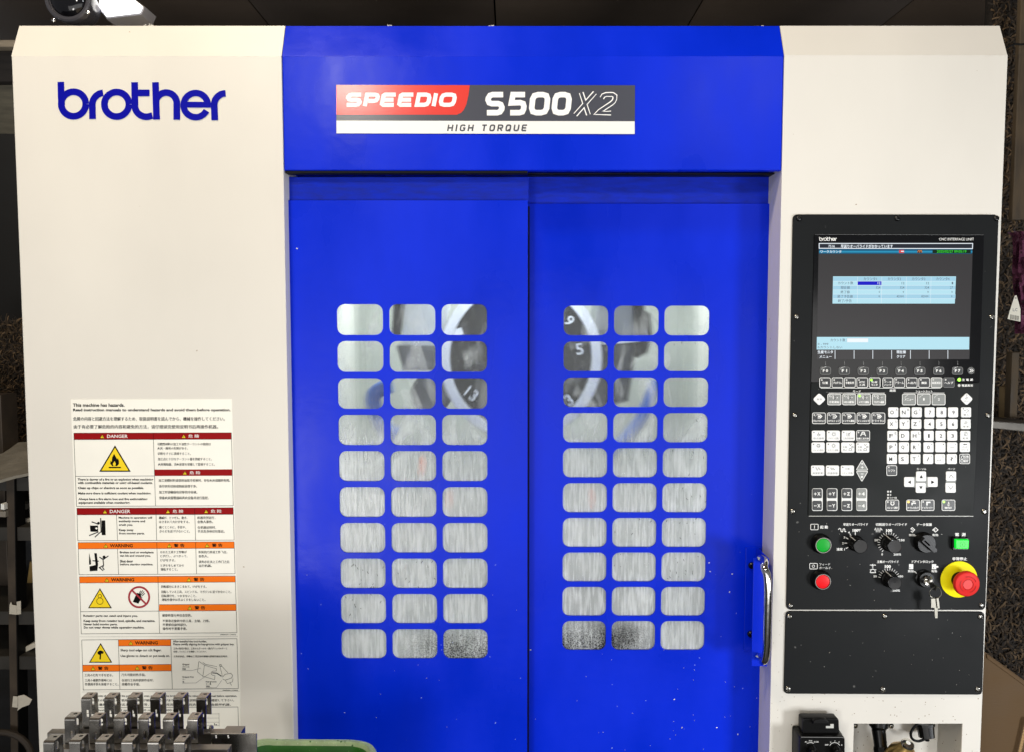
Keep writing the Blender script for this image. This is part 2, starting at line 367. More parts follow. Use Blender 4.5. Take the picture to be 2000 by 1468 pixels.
def glass_mat():
    m = bpy.data.materials.new('stained_polycarbonate'); m.use_nodes = True; nt = m.node_tree; nt.nodes.clear()
    N = nt.nodes.new; L = nt.links.new
    out = N('ShaderNodeOutputMaterial'); g = N('ShaderNodeNewGeometry')
    tr = N('ShaderNodeBsdfTransparent'); tr.inputs[0].default_value = (0.93, 0.96, 0.95, 1)
    df = N('ShaderNodeBsdfDiffuse'); df.inputs[0].default_value = (0.86, 0.89, 0.90, 1)
    tl = N('ShaderNodeBsdfTranslucent'); tl.inputs[0].default_value = (0.86, 0.89, 0.90, 1)
    film = N('ShaderNodeMixShader'); film.inputs[0].default_value = 0.45; L(df.outputs[0], film.inputs[1]); L(tl.outputs[0], film.inputs[2])
    # long vertical drips
    mp = N('ShaderNodeMapping'); mp.inputs['Scale'].default_value = (1, 1, 0.09); L(g.outputs['Position'], mp.inputs[0])
    n1 = N('ShaderNodeTexNoise'); n1.inputs['Scale'].default_value = 210; n1.inputs['Detail'].default_value = 3; n1.inputs['Distortion'].default_value = 0.3; L(mp.outputs[0], n1.inputs['Vector'])
    n2 = N('ShaderNodeTexNoise'); n2.inputs['Scale'].default_value = 14; n2.inputs['Detail'].default_value = 4; L(g.outputs['Position'], n2.inputs['Vector'])
    n3 = N('ShaderNodeTexNoise'); n3.inputs['Scale'].default_value = 420; n3.inputs['Detail'].default_value = 5; L(g.outputs['Position'], n3.inputs['Vector'])
    s1 = N('ShaderNodeMapRange'); s1.inputs[1].default_value = 0.44; s1.inputs[2].default_value = 0.60; L(n1.outputs[0], s1.inputs[0])
    s3 = N('ShaderNodeMapRange'); s3.inputs[1].default_value = 0.42; s3.inputs[2].default_value = 0.62; L(n3.outputs[0], s3.inputs[0])
    sz = N('ShaderNodeSeparateXYZ'); L(g.outputs['Position'], sz.inputs[0])
    low = N('ShaderNodeMapRange'); low.inputs[1].default_value = 1.49; low.inputs[2].default_value = 1.30; L(sz.outputs[2], low.inputs[0])
    # fac = 0.16 + low*(0.22 + 0.38*streak) + 0.12*patches
    a = N('ShaderNodeMath'); a.operation = 'MULTIPLY_ADD'; a.inputs[1].default_value = 0.30; a.inputs[2].default_value = 0.42; L(s1.outputs[0], a.inputs[0])
    b = N('ShaderNodeMath'); b.operation = 'MULTIPLY'; L(a.outputs[0], b.inputs[0]); L(low.outputs[0], b.inputs[1])
    c = N('ShaderNodeMath'); c.operation = 'MULTIPLY_ADD'; c.inputs[1].default_value = 0.07; L(n2.outputs[0], c.inputs[0]); L(b.outputs[0], c.inputs[2])
    d = N('ShaderNodeMath'); d.operation = 'MULTIPLY_ADD'; d.inputs[1].default_value = 0.03; L(s3.outputs[0], d.inputs[0]); L(c.outputs[0], d.inputs[2])
    n4 = N('ShaderNodeTexNoise'); n4.inputs['Scale'].default_value = 17; n4.inputs['Detail'].default_value = 6; n4.inputs['Distortion'].default_value = 1.2; mp4 = N('ShaderNodeMapping'); mp4.inputs['Scale'].default_value = (1, 1, .55); mp4.inputs['Location'].default_value = (3, 0, 1); L(g.outputs['Position'], mp4.inputs[0]); L(mp4.outputs[0], n4.inputs['Vector'])
    s4 = N('ShaderNodeMapRange'); s4.inputs[1].default_value = 0.52; s4.inputs[2].default_value = 0.72; s4.inputs[4].default_value = 0.30; L(n4.outputs[0], s4.inputs[0])
    d4 = N('ShaderNodeMath'); d4.operation = 'ADD'; d4.use_clamp = True; L(d.outputs[0], d4.inputs[0]); L(s4.outputs[0], d4.inputs[1]); d = d4
    # washed-off blotches in the film along the lowest row
    bz = N('ShaderNodeMapRange'); bz.inputs[1].default_value = 1.118; bz.inputs[2].default_value = 1.082; L(sz.outputs[2], bz.inputs[0])
    bn_ = N('ShaderNodeMath'); bn_.operation = 'MULTIPLY_ADD'; bn_.inputs[1].default_value = 0.55; L(s3.outputs[0], bn_.inputs[0])
    pz = N('ShaderNodeMapRange'); pz.inputs[1].default_value = 0.42; pz.inputs[2].default_value = 0.60; pz.inputs[3].default_value = 0.0; pz.inputs[4].default_value = 0.42; L(n2.outputs[0], pz.inputs[0]); L(pz.outputs[0], bn_.inputs[2])
    bm = N('ShaderNodeMath'); bm.operation = 'MULTIPLY'; bm.use_clamp = True; L(bn_.outputs[0], bm.inputs[0]); L(bz.outputs[0], bm.inputs[1])
    xa = N('ShaderNodeMath'); xa.operation = 'SUBTRACT'; xa.inputs[1].default_value = 0.03; L(sz.outputs[0], xa.inputs[0])
    xb = N('ShaderNodeMath'); xb.operation = 'ABSOLUTE'; L(xa.outputs[0], xb.inputs[0])
    xc = N('ShaderNodeMapRange'); xc.inputs[1].default_value = 0.23; xc.inputs[2].default_value = 0.17; L(xb.outputs[0], xc.inputs[0])
    bm2 = N('ShaderNodeMath'); bm2.operation = 'MULTIPLY'; L(bm.outputs[0], bm2.inputs[0]); L(xc.outputs[0], bm2.inputs[1]); bm = bm2
    bi = N('ShaderNodeMath'); bi.operation = 'SUBTRACT'; bi.inputs[0].default_value = 1.0; L(bm.outputs[0], bi.inputs[1])
    d2 = N('ShaderNodeMath'); d2.operation = 'MULTIPLY'; L(d.outputs[0], d2.inputs[0]); L(bi.outputs[0], d2.inputs[1]); d = d2
    vo = N('ShaderNodeTexVoronoi'); vo.inputs['Scale'].default_value = 330; L(g.outputs['Position'], vo.inputs['Vector'])
    vd = N('ShaderNodeMapRange'); vd.inputs[1].default_value = 0.26; vd.inputs[2].default_value = 0.12; vd.inputs[4].default_value = 0.5; L(vo.outputs['Distance'], vd.inputs[0])
    vs_ = N('ShaderNodeSeparateColor'); L(vo.outputs['Color'], vs_.inputs[0]); vg = N('ShaderNodeMath'); vg.operation = 'GREATER_THAN'; vg.inputs[1].default_value = 0.86; L(vs_.outputs[0], vg.inputs[0])
    vm = N('ShaderNodeMath'); vm.operation = 'MULTIPLY'; L(vd.outputs[0], vm.inputs[0]); L(vg.outputs[0], vm.inputs[1])
    vm2 = N('ShaderNodeMath'); vm2.operation = 'MULTIPLY'; L(vm.outputs[0], vm2.inputs[0]); L(s3.outputs[0], vm2.inputs[1])
    d3 = N('ShaderNodeMath'); d3.operation = 'ADD'; d3.use_clamp = True; L(d.outputs[0], d3.inputs[0]); L(vm2.outputs[0], d3.inputs[1]); d = d3
    rf = N('ShaderNodeBsdfRefraction'); rf.inputs['IOR'].default_value = 1.09; rf.inputs['Roughness'].default_value = 0.20; rf.inputs[0].default_value = (0.95, 0.97, 0.97, 1)
    tm_ = N('ShaderNodeMixShader'); tm_.inputs[0].default_value = 0.55; L(tr.outputs[0], tm_.inputs[1]); L(rf.outputs[0], tm_.inputs[2]); tr = tm_
    mx = N('ShaderNodeMixShader'); L(d.outputs[0], mx.inputs[0]); L(tr.outputs[0], mx.inputs[1]); L(film.outputs[0], mx.inputs[2])
    dk_ = N('ShaderNodeBsdfDiffuse'); dk_.inputs[0].default_value = (0.018, 0.018, 0.02, 1)
    ds = N('ShaderNodeMath'); ds.operation = 'MULTIPLY'; ds.inputs[1].default_value = 0.85; L(bm.outputs[0], ds.inputs[0])
    mdk = N('ShaderNodeMixShader'); L(ds.outputs[0], mdk.inputs[0]); L(mx.outputs[0], mdk.inputs[1]); L(dk_.outputs[0], mdk.inputs[2]); mx = mdk
    gl = N('ShaderNodeBsdfGlossy'); gl.inputs['Roughness'].default_value = 0.12
    bp = N('ShaderNodeBump'); bp.inputs['Strength'].default_value = 0.25; bp.inputs['Distance'].default_value = 0.002; L(n1.outputs[0], bp.inputs['Height']); L(bp.outputs[0], gl.inputs['Normal'])
    m2 = N('ShaderNodeMixShader'); m2.inputs[0].default_value = 0.012; L(mx.outputs[0], m2.inputs[1]); L(gl.outputs[0], m2.inputs[2])
    L(m2.outputs[0], out.inputs[0]); return m
pane = glass_mat()

# ================================================================== THE MACHINE
ZB = 0.12                                  # underside of the machine casing
mach = empty('machining_centre', (0, 0.5, ZB), 'large cream and blue enclosed machining centre with two windowed sliding doors', 'machine')
LY, RY = 0.024, 0.058                      # front planes of the left and right doors
zT = P(1000, 108, 0).z; zTop = P(1000, 51, 0.024).z
xs0 = P(22, 108, 0).x; xs1 = P(552.5, 200, 0).x; xs2 = P(1529, 200, 0).x; xs3 = P(1968, 108, 0).x
def side(name, xa, xb, hole=None, deep=0.55):
    mb = MB()
    if hole is None:
        mb.box(xa, xb, 0, deep, ZB, zT, white, 0.0016)
    else:
        hx0, hx1, hz0, hz1 = hole
        v, f = holed([(xa, ZB), (xb, ZB), (xb, zT), (xa, zT)], [[(hx0, hz0), (hx1, hz0), (hx1, hz1), (hx0, hz1)]], 0, 0.003, 0.0)
        mb.add(v, f, white)
        mb.box(xa, xa + .004, .0031, deep, ZB, zT, white); mb.box(xb - .004, xb, .0031, deep, ZB, zT, white)
    # chamfered top edge
    e = 0.0003
    vs = [(xa, -.0001, zT - .0018), (xb, -.0001, zT - .0018), (xb, 0.024, zTop), (xa, 0.024, zTop), (xa, deep, zT), (xb, deep, zT), (xb, deep, zTop), (xa, deep, zTop)]
    fs = [(0, 1, 2, 3), (3, 2, 6, 7), (0, 3, 7, 4), (1, 5, 6, 2)]
    mb.add(vs, fs, white)
    return mb.build(name, mach)
sideL = side('side_panel', xs0, xs1 - 0.0008)
hol = (P(1667, 1440, 0).x, P(1879, 1440, 0).x, P(1780, 1412, 0).z - 0.20, P(1780, 1412, 0).z)
sideR = side('side_panel', xs2 + 0.0008, xs3, hol)
# header over the doors
zH = P(1040, 333, 0).z
hb = MB(); hb.box(xs1, xs2, 0.0, 0.012, zH, zT, blue, 0.0018)
hb.add([(xs1, -.0001, zT - .002), (xs2, -.0001, zT - .002), (xs2, 0.025, zTop), (xs1, 0.025, zTop), (xs2, .55, zTop), (xs1, .55, zTop)], [(0, 1, 2, 3), (3, 2, 4, 5)], blue)
hb.box(xs1, xs2, 0.0121, 0.075, zH + 0.004, zH + 0.012, blue)
header = hb.build('header_panel', mach)
# model banner stuck on the header
bn = MB(); Yb = -0.0012
bn.prism([(656.5, 166), (1240.5, 167), (1240, 263), (657, 261)], Yb, 0.0011, ban_grey, 0.0002)
bn.poly([(656.8, 166.6)] + [(917.5, 167)] + [(915, 186), (911, 204), (906, 215), (900, 221), (892, 224.6), (656.8, 224.6)], Yb - .0002, ban_red)
bn.poly([(657.2, 236), (1239.6, 237.5), (1239.6, 262.2), (657.2, 260.8)], Yb - .0002, ban_white)
Z2 = zoomer(600, 0, 2.857)
def T2(mb, s, x0, y0, x1, y1, mt, **k): a = Z2(x0, y0); b = Z2(x1, y1); mb.text(s, a[0], a[1], b[0], b[1], Yb - .0005, mt, **k)
ULT = {   # squarish upright letters in a 1 x 1 cell, as centre lines
 'S': [[(1, 0), (.28, 0), (.1, .05), (0, .2), (0, .3), (.1, .45), (.28, .5), (.72, .5), (.9, .55), (1, .7), (1, .8), (.9, .95), (.72, 1), (0, 1)]],
 'P': [[(0, 1.13), (0, 0), (.72, 0), (.92, .06), (1, .2), (1, .42), (.92, .56), (.72, .62), (.21, .62)]],
 'E': [[(1, 0), (.12, 0), (0, .1), (0, .9), (.12, 1), (1, 1)], [(0, .5), (.9, .5)]],
 'D': [[(0, 1), (0, 0), (.66, 0), (.9, .08), (1, .3), (1, .7), (.9, .92), (.66, 1), (0, 1)]],
 'I': [[(0.5, -.13), (0.5, 1.13)]],
 'O': [[(.3, 0), (.7, 0), (.92, .08), (1, .3), (1, .7), (.92, .92), (.7, 1), (.3, 1), (.08, .92), (0, .7), (0, .3), (.08, .08), (.3, 0)]],
 '0': [[(.35, 0), (.65, 0), (.9, .06), (1, .25), (1, .75), (.9, .94), (.65, 1), (.35, 1), (.1, .94), (0, .75), (0, .25), (.1, .06), (.35, 0)]],
 '5': [[(1, 0), (.08, 0), (.02, .46), (.68, .44), (.92, .5), (1, .64), (1, .8), (.92, .95), (.7, 1), (0, 1)]],
 'H': [[(0, -.09), (0, 1.09)], [(1, -.09), (1, 1.09)], [(.1, .5), (.9, .5)]], 'T': [[(-.05, 0), (1.05, 0)], [(.5, .1), (.5, 1.09)]],
 'G': [[(1, .18), (.88, .04), (.66, 0), (.34, 0), (.1, .08), (0, .28), (0, .72), (.1, .92), (.34, 1), (.68, 1), (.9, .92), (1, .74), (1, .54), (.56, .54)]],
 'R': [[(0, 1.09), (0, 0), (.7, 0), (.92, .06), (1, .2), (1, .36), (.92, .5), (.72, .56), (.14, .56)], [(.52, .6), (1, 1.06)]],
 'Q': [[(.3, 0), (.7, 0), (.92, .08), (1, .3), (1, .7), (.92, .92), (.7, 1), (.3, 1), (.08, .92), (0, .7), (0, .3), (.08, .08), (.3, 0)], [(.6, .74), (1.05, 1.14)]],
 'U': [[(0, -.09), (0, .7), (.08, .92), (.3, 1), (.7, 1), (.92, .92), (1, .7), (1, -.09)]],
 'X': [[(-.02, -.1), (1.0, 1.1)], [(1.02, -.1), (0, 1.1)]],
 '2': [[(0, .2), (.06, .06), (.26, 0), (.74, 0), (.94, .08), (1, .24), (.96, .38), (.84, .48), (.12, .9), (0, 1), (1.02, 1)]]}
def ult(mb, txt, boxes, y0, y1, w, shear, mt, Y, k=.00002):
    """boxes: (x0, x1) of each letter at mid height, in banner zoom coordinates"""
    n_ = 0; ym = (y0 + y1) / 2
    for ch, (x0, x1) in zip(txt, boxes):
        for st_ in ULT[ch]:
            n_ += 1; pts = []
            for u, v in st_:
                yy = y0 + w / 2 + v * (y1 - y0 - w); pts.append(Z2(x0 + w / 2 + u * (x1 - x0 - w) - (yy - ym) * shear, yy))
            cl_ = st_[0] == st_[-1]; mb.line(pts[:-1] if cl_ else pts, w / 2.857, Y - n_ * k, mt, closed=cl_)
ult(bn, 'SPEEDIO', [(214, 307), (317, 402), (410, 500), (507, 598), (606, 691), (702, 722), (737, 832)], 518, 598, 23, .20, ban_w2, Yb - .0004)
ult(bn, 'S500', [(992, 1104), (1122, 1226), (1240, 1354), (1366, 1474)], 514, 646, 31, .10, ban_w2, Yb - .0004)
ult(bn, 'X2', [(1500, 1600), (1622, 1722)], 515, 646, 27, .28, ban_w2, Yb - .0004); ult(bn, 'X2', [(1504.5, 1595.5), (1626.5, 1717.5)], 521, 640, 16, .28, ban_grey, Yb - .0006)
bdk = mat('banner_dark_letters', (70, 72, 80), 0.5); hb_ = []; x_ = 783
for ch in 'HIGH TORQUE':
    wd_ = {'I': 10, ' ': 16}.get(ch, 31); hb_.append((x_, x_ + wd_)); x_ += wd_ + 14
ult(bn, 'HIGH TORQUE'.replace(' ', ''), [b_ for b_, c_ in zip(hb_, 'HIGH TORQUE') if c_ != ' '], 696, 734, 8, .18, bdk, Yb - .0004)
bn.build('model_banner', mach)
# maker's lettering on the left panel
lg = MB(); Z1 = zoomer(0, 0, 3.192); LW = 41.5 / 3.192; lev = [0]
def stroke(pts, w=LW, mt=None):
    lev[0] += 1; lg.line([Z1(*p) for p in pts], w, -0.0006 - lev[0] * 0.00003, mt or logoblue)
def arc(cx, cy, r, a0, a1, n=20): return [(cx + r * math.cos(R(a0 + (a1 - a0) * i / n)), cy - r * math.sin(R(a0 + (a1 - a0) * i / n))) for i in range(n + 1)]
stroke([(379, 512), (381, 600), (384, 655)]); stroke(arc(458, 650, 76.5, 0, 360, 36))
stroke([(577, 744), (575, 655)] + arc(650, 655, 75, 180, 96, 12)); stroke(arc(727, 652, 76.5, 0, 360, 36))
stroke([(839, 514), (841, 655)] + arc(912, 658, 72, 180, 282, 14) + [(950, 722)]); stroke([(858, 581), (932, 581)])
stroke([(969, 514), (976, 747)]); stroke(arc(1036, 645, 66, 155, 0, 16) + [(1102, 748)])
stroke(arc(1220, 657, 75.5, 0, 333, 34), 40 / 3.192); stroke([(1162, 654), (1314, 655)], 36 / 3.192)
stroke([(1339, 751), (1335, 655)] + arc(1406, 655, 71, 180, 90, 12))
lg.build('maker_lettering', sideL, smooth=False)

# ---------------------------------------------------------------- doors
dust_shade = mat('dusty_shaded_blue', (10, 44, 196), .6, var=(30, .3, (1, 1, 5)), spec=.2)  # dusty strip paint, with the header's shade mixed into the colour
def grid_door(Y, xl, xr, ztop, ztop2, cols1, cols10, ry1, ry10, name, panes_label=None):
    X = []
    for (a0, a1), (b0, b1) in zip(cols1, cols10):
        X.append(((P(a0, ry1[0] + 30, Y).x + P(b0, ry10[0] + 30, Y).x) / 2, (P(a1, ry1[0] + 30, Y).x + P(b1, ry10[0] + 30, Y).x) / 2))
    cx = (cols1[1][0] + cols1[1][1]) / 2
    t1, b1_ = P(cx, ry1[0], Y).z, P(cx, ry1[1], Y).z; t10, b10 = P(cx, ry10[0], Y).z, P(cx, ry10[1], Y).z
    holes = []; rad = 0.0125
    for i in range(10):
        zt = t1 + (t10 - t1) * i / 9; zb = b1_ + (b10 - b1_) * i / 9
        for x0, x1 in X: holes.append((x0, zb, x1, zt))
    v, f = holed([(xl, ZB), (xr, ZB), (xr, ztop2), (xl, ztop2)], [rr(*h, rad, 5) for h in holes], Y, 0.0035, 0.0005)
    mb = MB(); mb.add(v, f, blue)
    # folded return along the free edges
    mb.box(xl, xr - .001, Y + 0.0036, Y + 0.02, ZB, ZB + 0.003, blue)
    d = mb.build(name, mach)
    st = MB(); st.box(xl, xr + 0.0015, Y + 0.006, Y + 0.02, ztop2 - 0.001, ztop, blue, 0.001); st.mats = [dust_shade]; st.build('top_strip', d)
    for h in holes:
        g_ = MB(); g_.prism(rr(h[0] - .003, h[1] - .003, h[2] + .003, h[3] + .003, rad, 4), Y + 0.0042, 0.0006, pane, 0, px=False)
        g_.build('window_pane', d, smooth=False)
    return d
doorL = grid_door(LY, P(548, 800, LY).x, P(1030.5, 800, LY).x, P(800, 344.5, LY).z, P(800, 391.5, LY).z,
    [(658, 748), (760.5, 850), (862.5, 951)], [(666.6, 754), (766, 853.8), (865.5, 952.6)], (594.5, 654.4), (1227.8, 1285.4), 'sliding_door')
doorR = grid_door(RY, P(1020, 800, RY).x, P(1522, 800, RY).x, P(1270, 344, RY).z, P(1270, 398, RY).z,
    [(1100.4, 1187.3), (1198.9, 1285.7), (1297.4, 1384.4)], [(1098.7, 1183.9), (1195, 1280.3), (1291, 1377)], (597.4, 655), (1212, 1268.6), 'sliding_door')
# left door right-hand folded edge
fe = MB(); xe = P(1030.5, 800, LY).x; fe.box(xe - .0035, xe - .0003, LY + .0036, LY + .026, ZB, P(800, 392, LY).z, blue); fe.build('folded_edge', doorL)
fe = MB(); fe.box(xe - .004, xe + .0035, RY - .010, RY - .0004, ZB, P(800, 399, LY).z, mat('overlap_shade_navy', (4, 6, 48), .6, spec=.15)); fe.build('overlap_shade_strip', doorL)  # navy strip colours in the shade beside the left door's edge
# door rail, then black strips put in as the shade under the header
rl = MB(); rl.box(xs1 + .001, xs2 - .001, 0.076, 0.09, zH - 0.02, zH + 0.03, blkmatte); rl.build('door_rail', mach)
rl = MB(); rl.box(xs1 + .001, P(1030, 340, LY).x, 0.004, LY - .002, P(800, 343, LY).z, zH - .0002, blkmatte)
rl.box(P(1031, 340, LY).x, xs2 - .001, 0.030, RY - .002, P(1270, 345, RY).z, zH - .0002, blkmatte); rl.build('header_shade_strip', mach)
# ---- handle on the right door
Z8 = zoomer(1400, 1020, 4.894)
hY = RY - 0.058
hd = MB()
xa = P(*Z8(265, 700), RY).x; xb = P(*Z8(350, 700), RY).x
hd.box(xa, xb + .012, RY - 0.0026, RY - 0.0002, P(*Z8(300, 1215), RY).z, P(*Z8(300, 232), RY).z, blue, 0.0008)
xm = P(*Z8(345, 700), hY).x; xn = P(*Z8(500, 340), hY).x
zt_, zb_ = P(*Z8(400, 340), hY).z, P(*Z8(400, 1372), hY).z
# web running forward from the door to the face plate, then the face plate
ztd, zbd = P(*Z8(300, 232), RY).z, P(*Z8(300, 1215), RY).z
x2 = P(*Z8(375, 232), RY).x
q = [(xn - .002, hY, zt_), (xn - .002, hY, zb_), (x2, RY - .0026, zbd), (x2, RY - .0026, ztd)]
q2 = [(p[0] + 0.002, p[1], p[2]) for p in q]
hd.add(q + q2, [(0, 1, 2, 3), (7, 6, 5, 4), (0, 3, 7, 4), (1, 5, 6, 2), (0, 4, 5, 1)], blue)
hd.box(xm, xn, hY, hY + 0.0022, zb_, zt_, blue, 0.0009)
hob = hd.build('handle_bracket', doorR)
gt = MB(); gY = hY - 0.034
def h3(x, y, Y): return P(*Z8(x, y), Y)
xg = h3(485, 800, gY).x
ztg = h3(480, 470, gY).z; zbg = h3(480, 1325, gY).z; xr0 = h3(415, 410, hY).x
gt.tube([(xr0, hY, ztg + .012), (xr0 + .004, hY - .012, ztg + .012), (xg - .006, gY + .006, ztg + .006), (xg, gY, ztg - .008), (xg, gY, (ztg + zbg) / 2), (xg, gY, zbg + .008),
         (xg - .004, gY + .006, zbg - .004), (xr0 + .004, hY - .012, zbg - .006), (xr0, hY, zbg - .006)], 0.0062, chrome, n=16, smooth=2)
gt.build('grab_bar', doorR)
for (x, y) in ((330, 405), (320, 1060)):
    b_ = MB(); c_ = P(*Z8(x, y), RY - .003); b_.lathe(c_, (0, -1, 0), [(0, .0055), (.004, .0055), (.0055, .004), (.0056, .0022), (.003, .002)], screwd, 12); b_.build('bolt', doorR)

# ---------------------------------------------------------------- interior seen through the windows
ix0, ix1 = xs1 - 0.02, xs2 + 0.02
iw = MB()
iw.box(ix0, ix1, 0.80, 0.81, 0.5, zT, intwall)
for xx in (ix0, ix1): iw.add([(xx, .085, .5), (xx, .80, .5), (xx, .80, zT), (xx, .085, zT)], [(0, 1, 2, 3)], intwall)
iw.add([(ix0, .085, .75), (ix1, .085, .75), (ix1, .80, .80), (ix0, .80, .80)], [(0, 1, 2, 3)], intwall)
iw.add([(ix0, .09, 1.90), (ix1, .09, 1.90), (ix1, .80, 1.90), (ix0, .80, 1.90)], [(0, 1, 2, 3)], intwall)
iw.build('inner_enclosure', mach)
tm = MB(); tY = 0.33; tc = P(1017, 700, tY); ts = S(1017, 700, tY)
tm.lathe(tc, (0, -1, 0), [(-0.05, 138.5 * ts), (0.0, 138.5 * ts)], darkcast, 64)
tmag = tm.build('tool_magazine', mach)
t2 = MB(); t2.lathe(tc, (0, -1, 0), [(-.045, 158 * ts), (.004, 159 * ts), (.006, 156 * ts), (.006, 140 * ts), (.0005, 138.2 * ts)], rimm, 72, caps=False); t2.build('magazine_rim', tmag)
for s_, x, y, rot in (('13', 921, 768, -38), ('9', 1112, 627, -45), ('5', 1132, 682, 10), ('3', 1111, 780, 35), ('1', 893, 650, -70)):
    n_ = MB(); n_.text(s_, x - (12 if len(s_) > 1 else 7), y - 11, x + (12 if len(s_) > 1 else 7), y + 11, tY - .0008, rimm, bold=0.01, rot=rot); n_.build('numeral', tmag, smooth=False)
sp_ = MB()
sp_.prism([(1176, 560), (1238, 560), (1246, 666), (1150, 668)], .37, .12, mat('spindle_head_grey', (120, 124, 126), .4, metal=.2, var=(10, .3)), .004)
sp_.prism([(1233, 560), (1258, 560), (1260, 606), (1272, 614), (1276, 655), (1266, 690), (1247, 700), (1240, 660)], .36, .10, darkcast, .008)
sp_.prism([(1130, 672), (1244, 668), (1236, 735), (1228, 782), (1150, 806)], .38, .10, mat('spindle_nose_dark', (62, 64, 66), .5, metal=.2, var=(14, .4)), .008)
sp_.prism([(1176, 664), (1247, 660), (1248, 668), (1176, 674)], .355, .01, rimm, .001)
sp_.build('spindle_head', mach)
cv = MB()
pcv = mat('magazine_cover_paint', (205, 208, 206), .4, var=(9, .2))
cv.prism([(770, 560), (792, 560), (780, 656), (764, 656)], .28, .03, darkcast, .003)
cv.prism([(795, 560), (885, 560), (862, 690), (782, 690)], .34, .02, pcv, .003)
cv.prism([(772, 674), (852, 677), (846, 724), (786, 724)], .30, .05, midcast, .006)
cv.lathe(P(842, 768, .34), (0, -1, 0), [(-.04, .042), (0, .042), (.006, .036)], midcast, 28)
cv.build('magazine_cover', mach)
for pts, r_ in (([(1284, 745), (1272, 768), (1262, 800), (1240, 835), (1214, 862), (1190, 885)], .0125), ([(775, 850), (752, 838), (738, 812), (730, 790), (728, 770), (745, 757), (765, 752)], .016)):
    hz = MB(); pl = [P(x, y, .36) for x, y in pts]
    hz.tube(pl, r_, hoseb, n=12, smooth=2); hz.build('coolant_hose', mach)
nz = MB()
for (x, y) in ((825, 892), (878, 958), (1155, 955)): nz.lathe(P(x, y, .16), (0, -.5, -1), [(0, .006), (.012, .008), (.03, .008), (.036, .003)], orangep, 12)
nz.build('coolant_nozzle', mach)
tb = MB()
tb.prism([(925, 1238), (1290, 1232), (1300, 1420), (915, 1420)], .22, .35, darkcast, .006)
tb.prism([(965, 1216), (1200, 1216), (1205, 1250), (960, 1250)], .34, .15, midcast, .004)
tb.build('work_table', mach)

# ---------------------------------------------------------------- warning label
wl = MB(); wY = -0.0005; tYl = wY - .0002
A = zoomer(120, 770, 4.447); B = zoomer(120, 1100, 4.447)
wl.prism([A(80, 40), A(1480, 37), (460.5, 1100), (467, 1236), (469, 1351), (471, 1500), (163, 1500), (157, 1351), (155, 1240), (150, 1100)], wY, 0.0004, labpaper, 0)
def q4(F, x0, y0, x1, y1, mt, dy=0.0):
    a, b, c, d = F(x0, y0), F(x1, y0 + dy), F(x1, y1 + dy), F(x0, y1); wl.poly([a, b, c, d], tYl, mt)
def ln(F, pts, w=3.2): wl.line([F(*p) for p in pts], w / 4.447, tYl - .0001, ink_k)
def tx(F, s, x0, y0, x1, y1, mt=None, bold=0.03, **k):
    bold = bold if not any(ord(c) > 0x2fff for c in s) else max(bold, .010)
    a = F(x0, y0); b = F(x1, y1); wl.text(s, a[0], a[1], b[0], b[1], tYl - .0001, mt or ink_k, bold=bold, **k)
def tri(F, cx, cy, r, mt1=None, border=5, k=0.0):
    p = [(cx, cy - r), (cx + r * 1.1, cy + r * .85), (cx - r * 1.1, cy + r * .85)]
    wl.poly([F(*x) for x in p], tYl - .00012, mt1 or ink_k)
    c = (cx, cy + r * .23); f = 1 - border / r
    wl.poly([F(c[0] + (x[0] - c[0]) * f, c[1] + (x[1] - c[1]) * f) for x in p], tYl - .00018 - k, yellab)
def sig(F, cx, cy, r=20):
    tri(F, cx, cy, r, border=5)
    wl.line([F(cx, cy - 6), F(cx, cy + 8)], 4 / 4.447, tYl - .00022, ink_k); wl.line([F(cx, cy + 11), F(cx, cy + 14)], 4 / 4.447, tYl - .00022, ink_k)
tx(A, 'This machine has hazards.', 99, 75, 548, 104); tx(A, 'Read instruction manuals to understand hazards and avoid them before operation.', 101, 119, 1469, 150)
tx(A, '危険の内容と回避方法を理解するため、取扱説明書を読んでから、機械を操作してください。', 103, 192, 1418, 226, bold=.008); tx(A, '由于有必要了解危险的内容和避免的方法，请仔细读完使用说明书后再操作机器。', 108, 261, 1360, 295, bold=.008)
def head(F, x0, y0, x1, y1, mt, s, tx0, tx1, sx, dark, skew=2):
    q4(F, x0, y0, x1, y1, mt, skew * -1)
    c = (y0 + y1) / 2; sig(F, sx, c + 2, 19)
    tx(F, s, tx0, c - 15, tx1, c + 14, ink_k if dark else ink_w, bold=.03 if dark else .015)
DX = '危 険'; DC = '危 险'; WJ = '警 告'
head(A, 107, 332, 797, 388, redlab, 'DANGER', 396, 576, 354, 0); head(A, 797, 331, 1476, 386, redlab, DX, 1103, 1195, 1062, 0)
head(A, 807, 649, 1482, 704, redlab, DC, 1114, 1206, 1072, 0)
ln(A, [(107, 332), (1476, 329), (1492, 963), (131, 968)] + [(107, 332)]); ln(A, [(797, 331), (817, 965)]); ln(A, [(122, 708), (807, 704)]); ln(A, [(107, 389), (797, 387)]); ln(A, [(797, 387), (1476, 385)])
tri(A, 465, 562, 124, border=17)
fl = [(457, 512), (486, 560), (490, 548), (500, 575), (499, 600), (484, 618), (440, 618), (424, 597), (426, 570), (436, 583), (440, 545)]
wl.poly([A(*p) for p in fl], tYl - .0003, ink_k); wl.poly([A(*p) for p in [(462, 575), (472, 600), (468, 616), (452, 616), (446, 598)]], tYl - .0004, yellab); wl.poly([A(*p) for p in [(411, 625), (516, 625), (516, 636), (411, 636)]], tYl - .0003, ink_k)
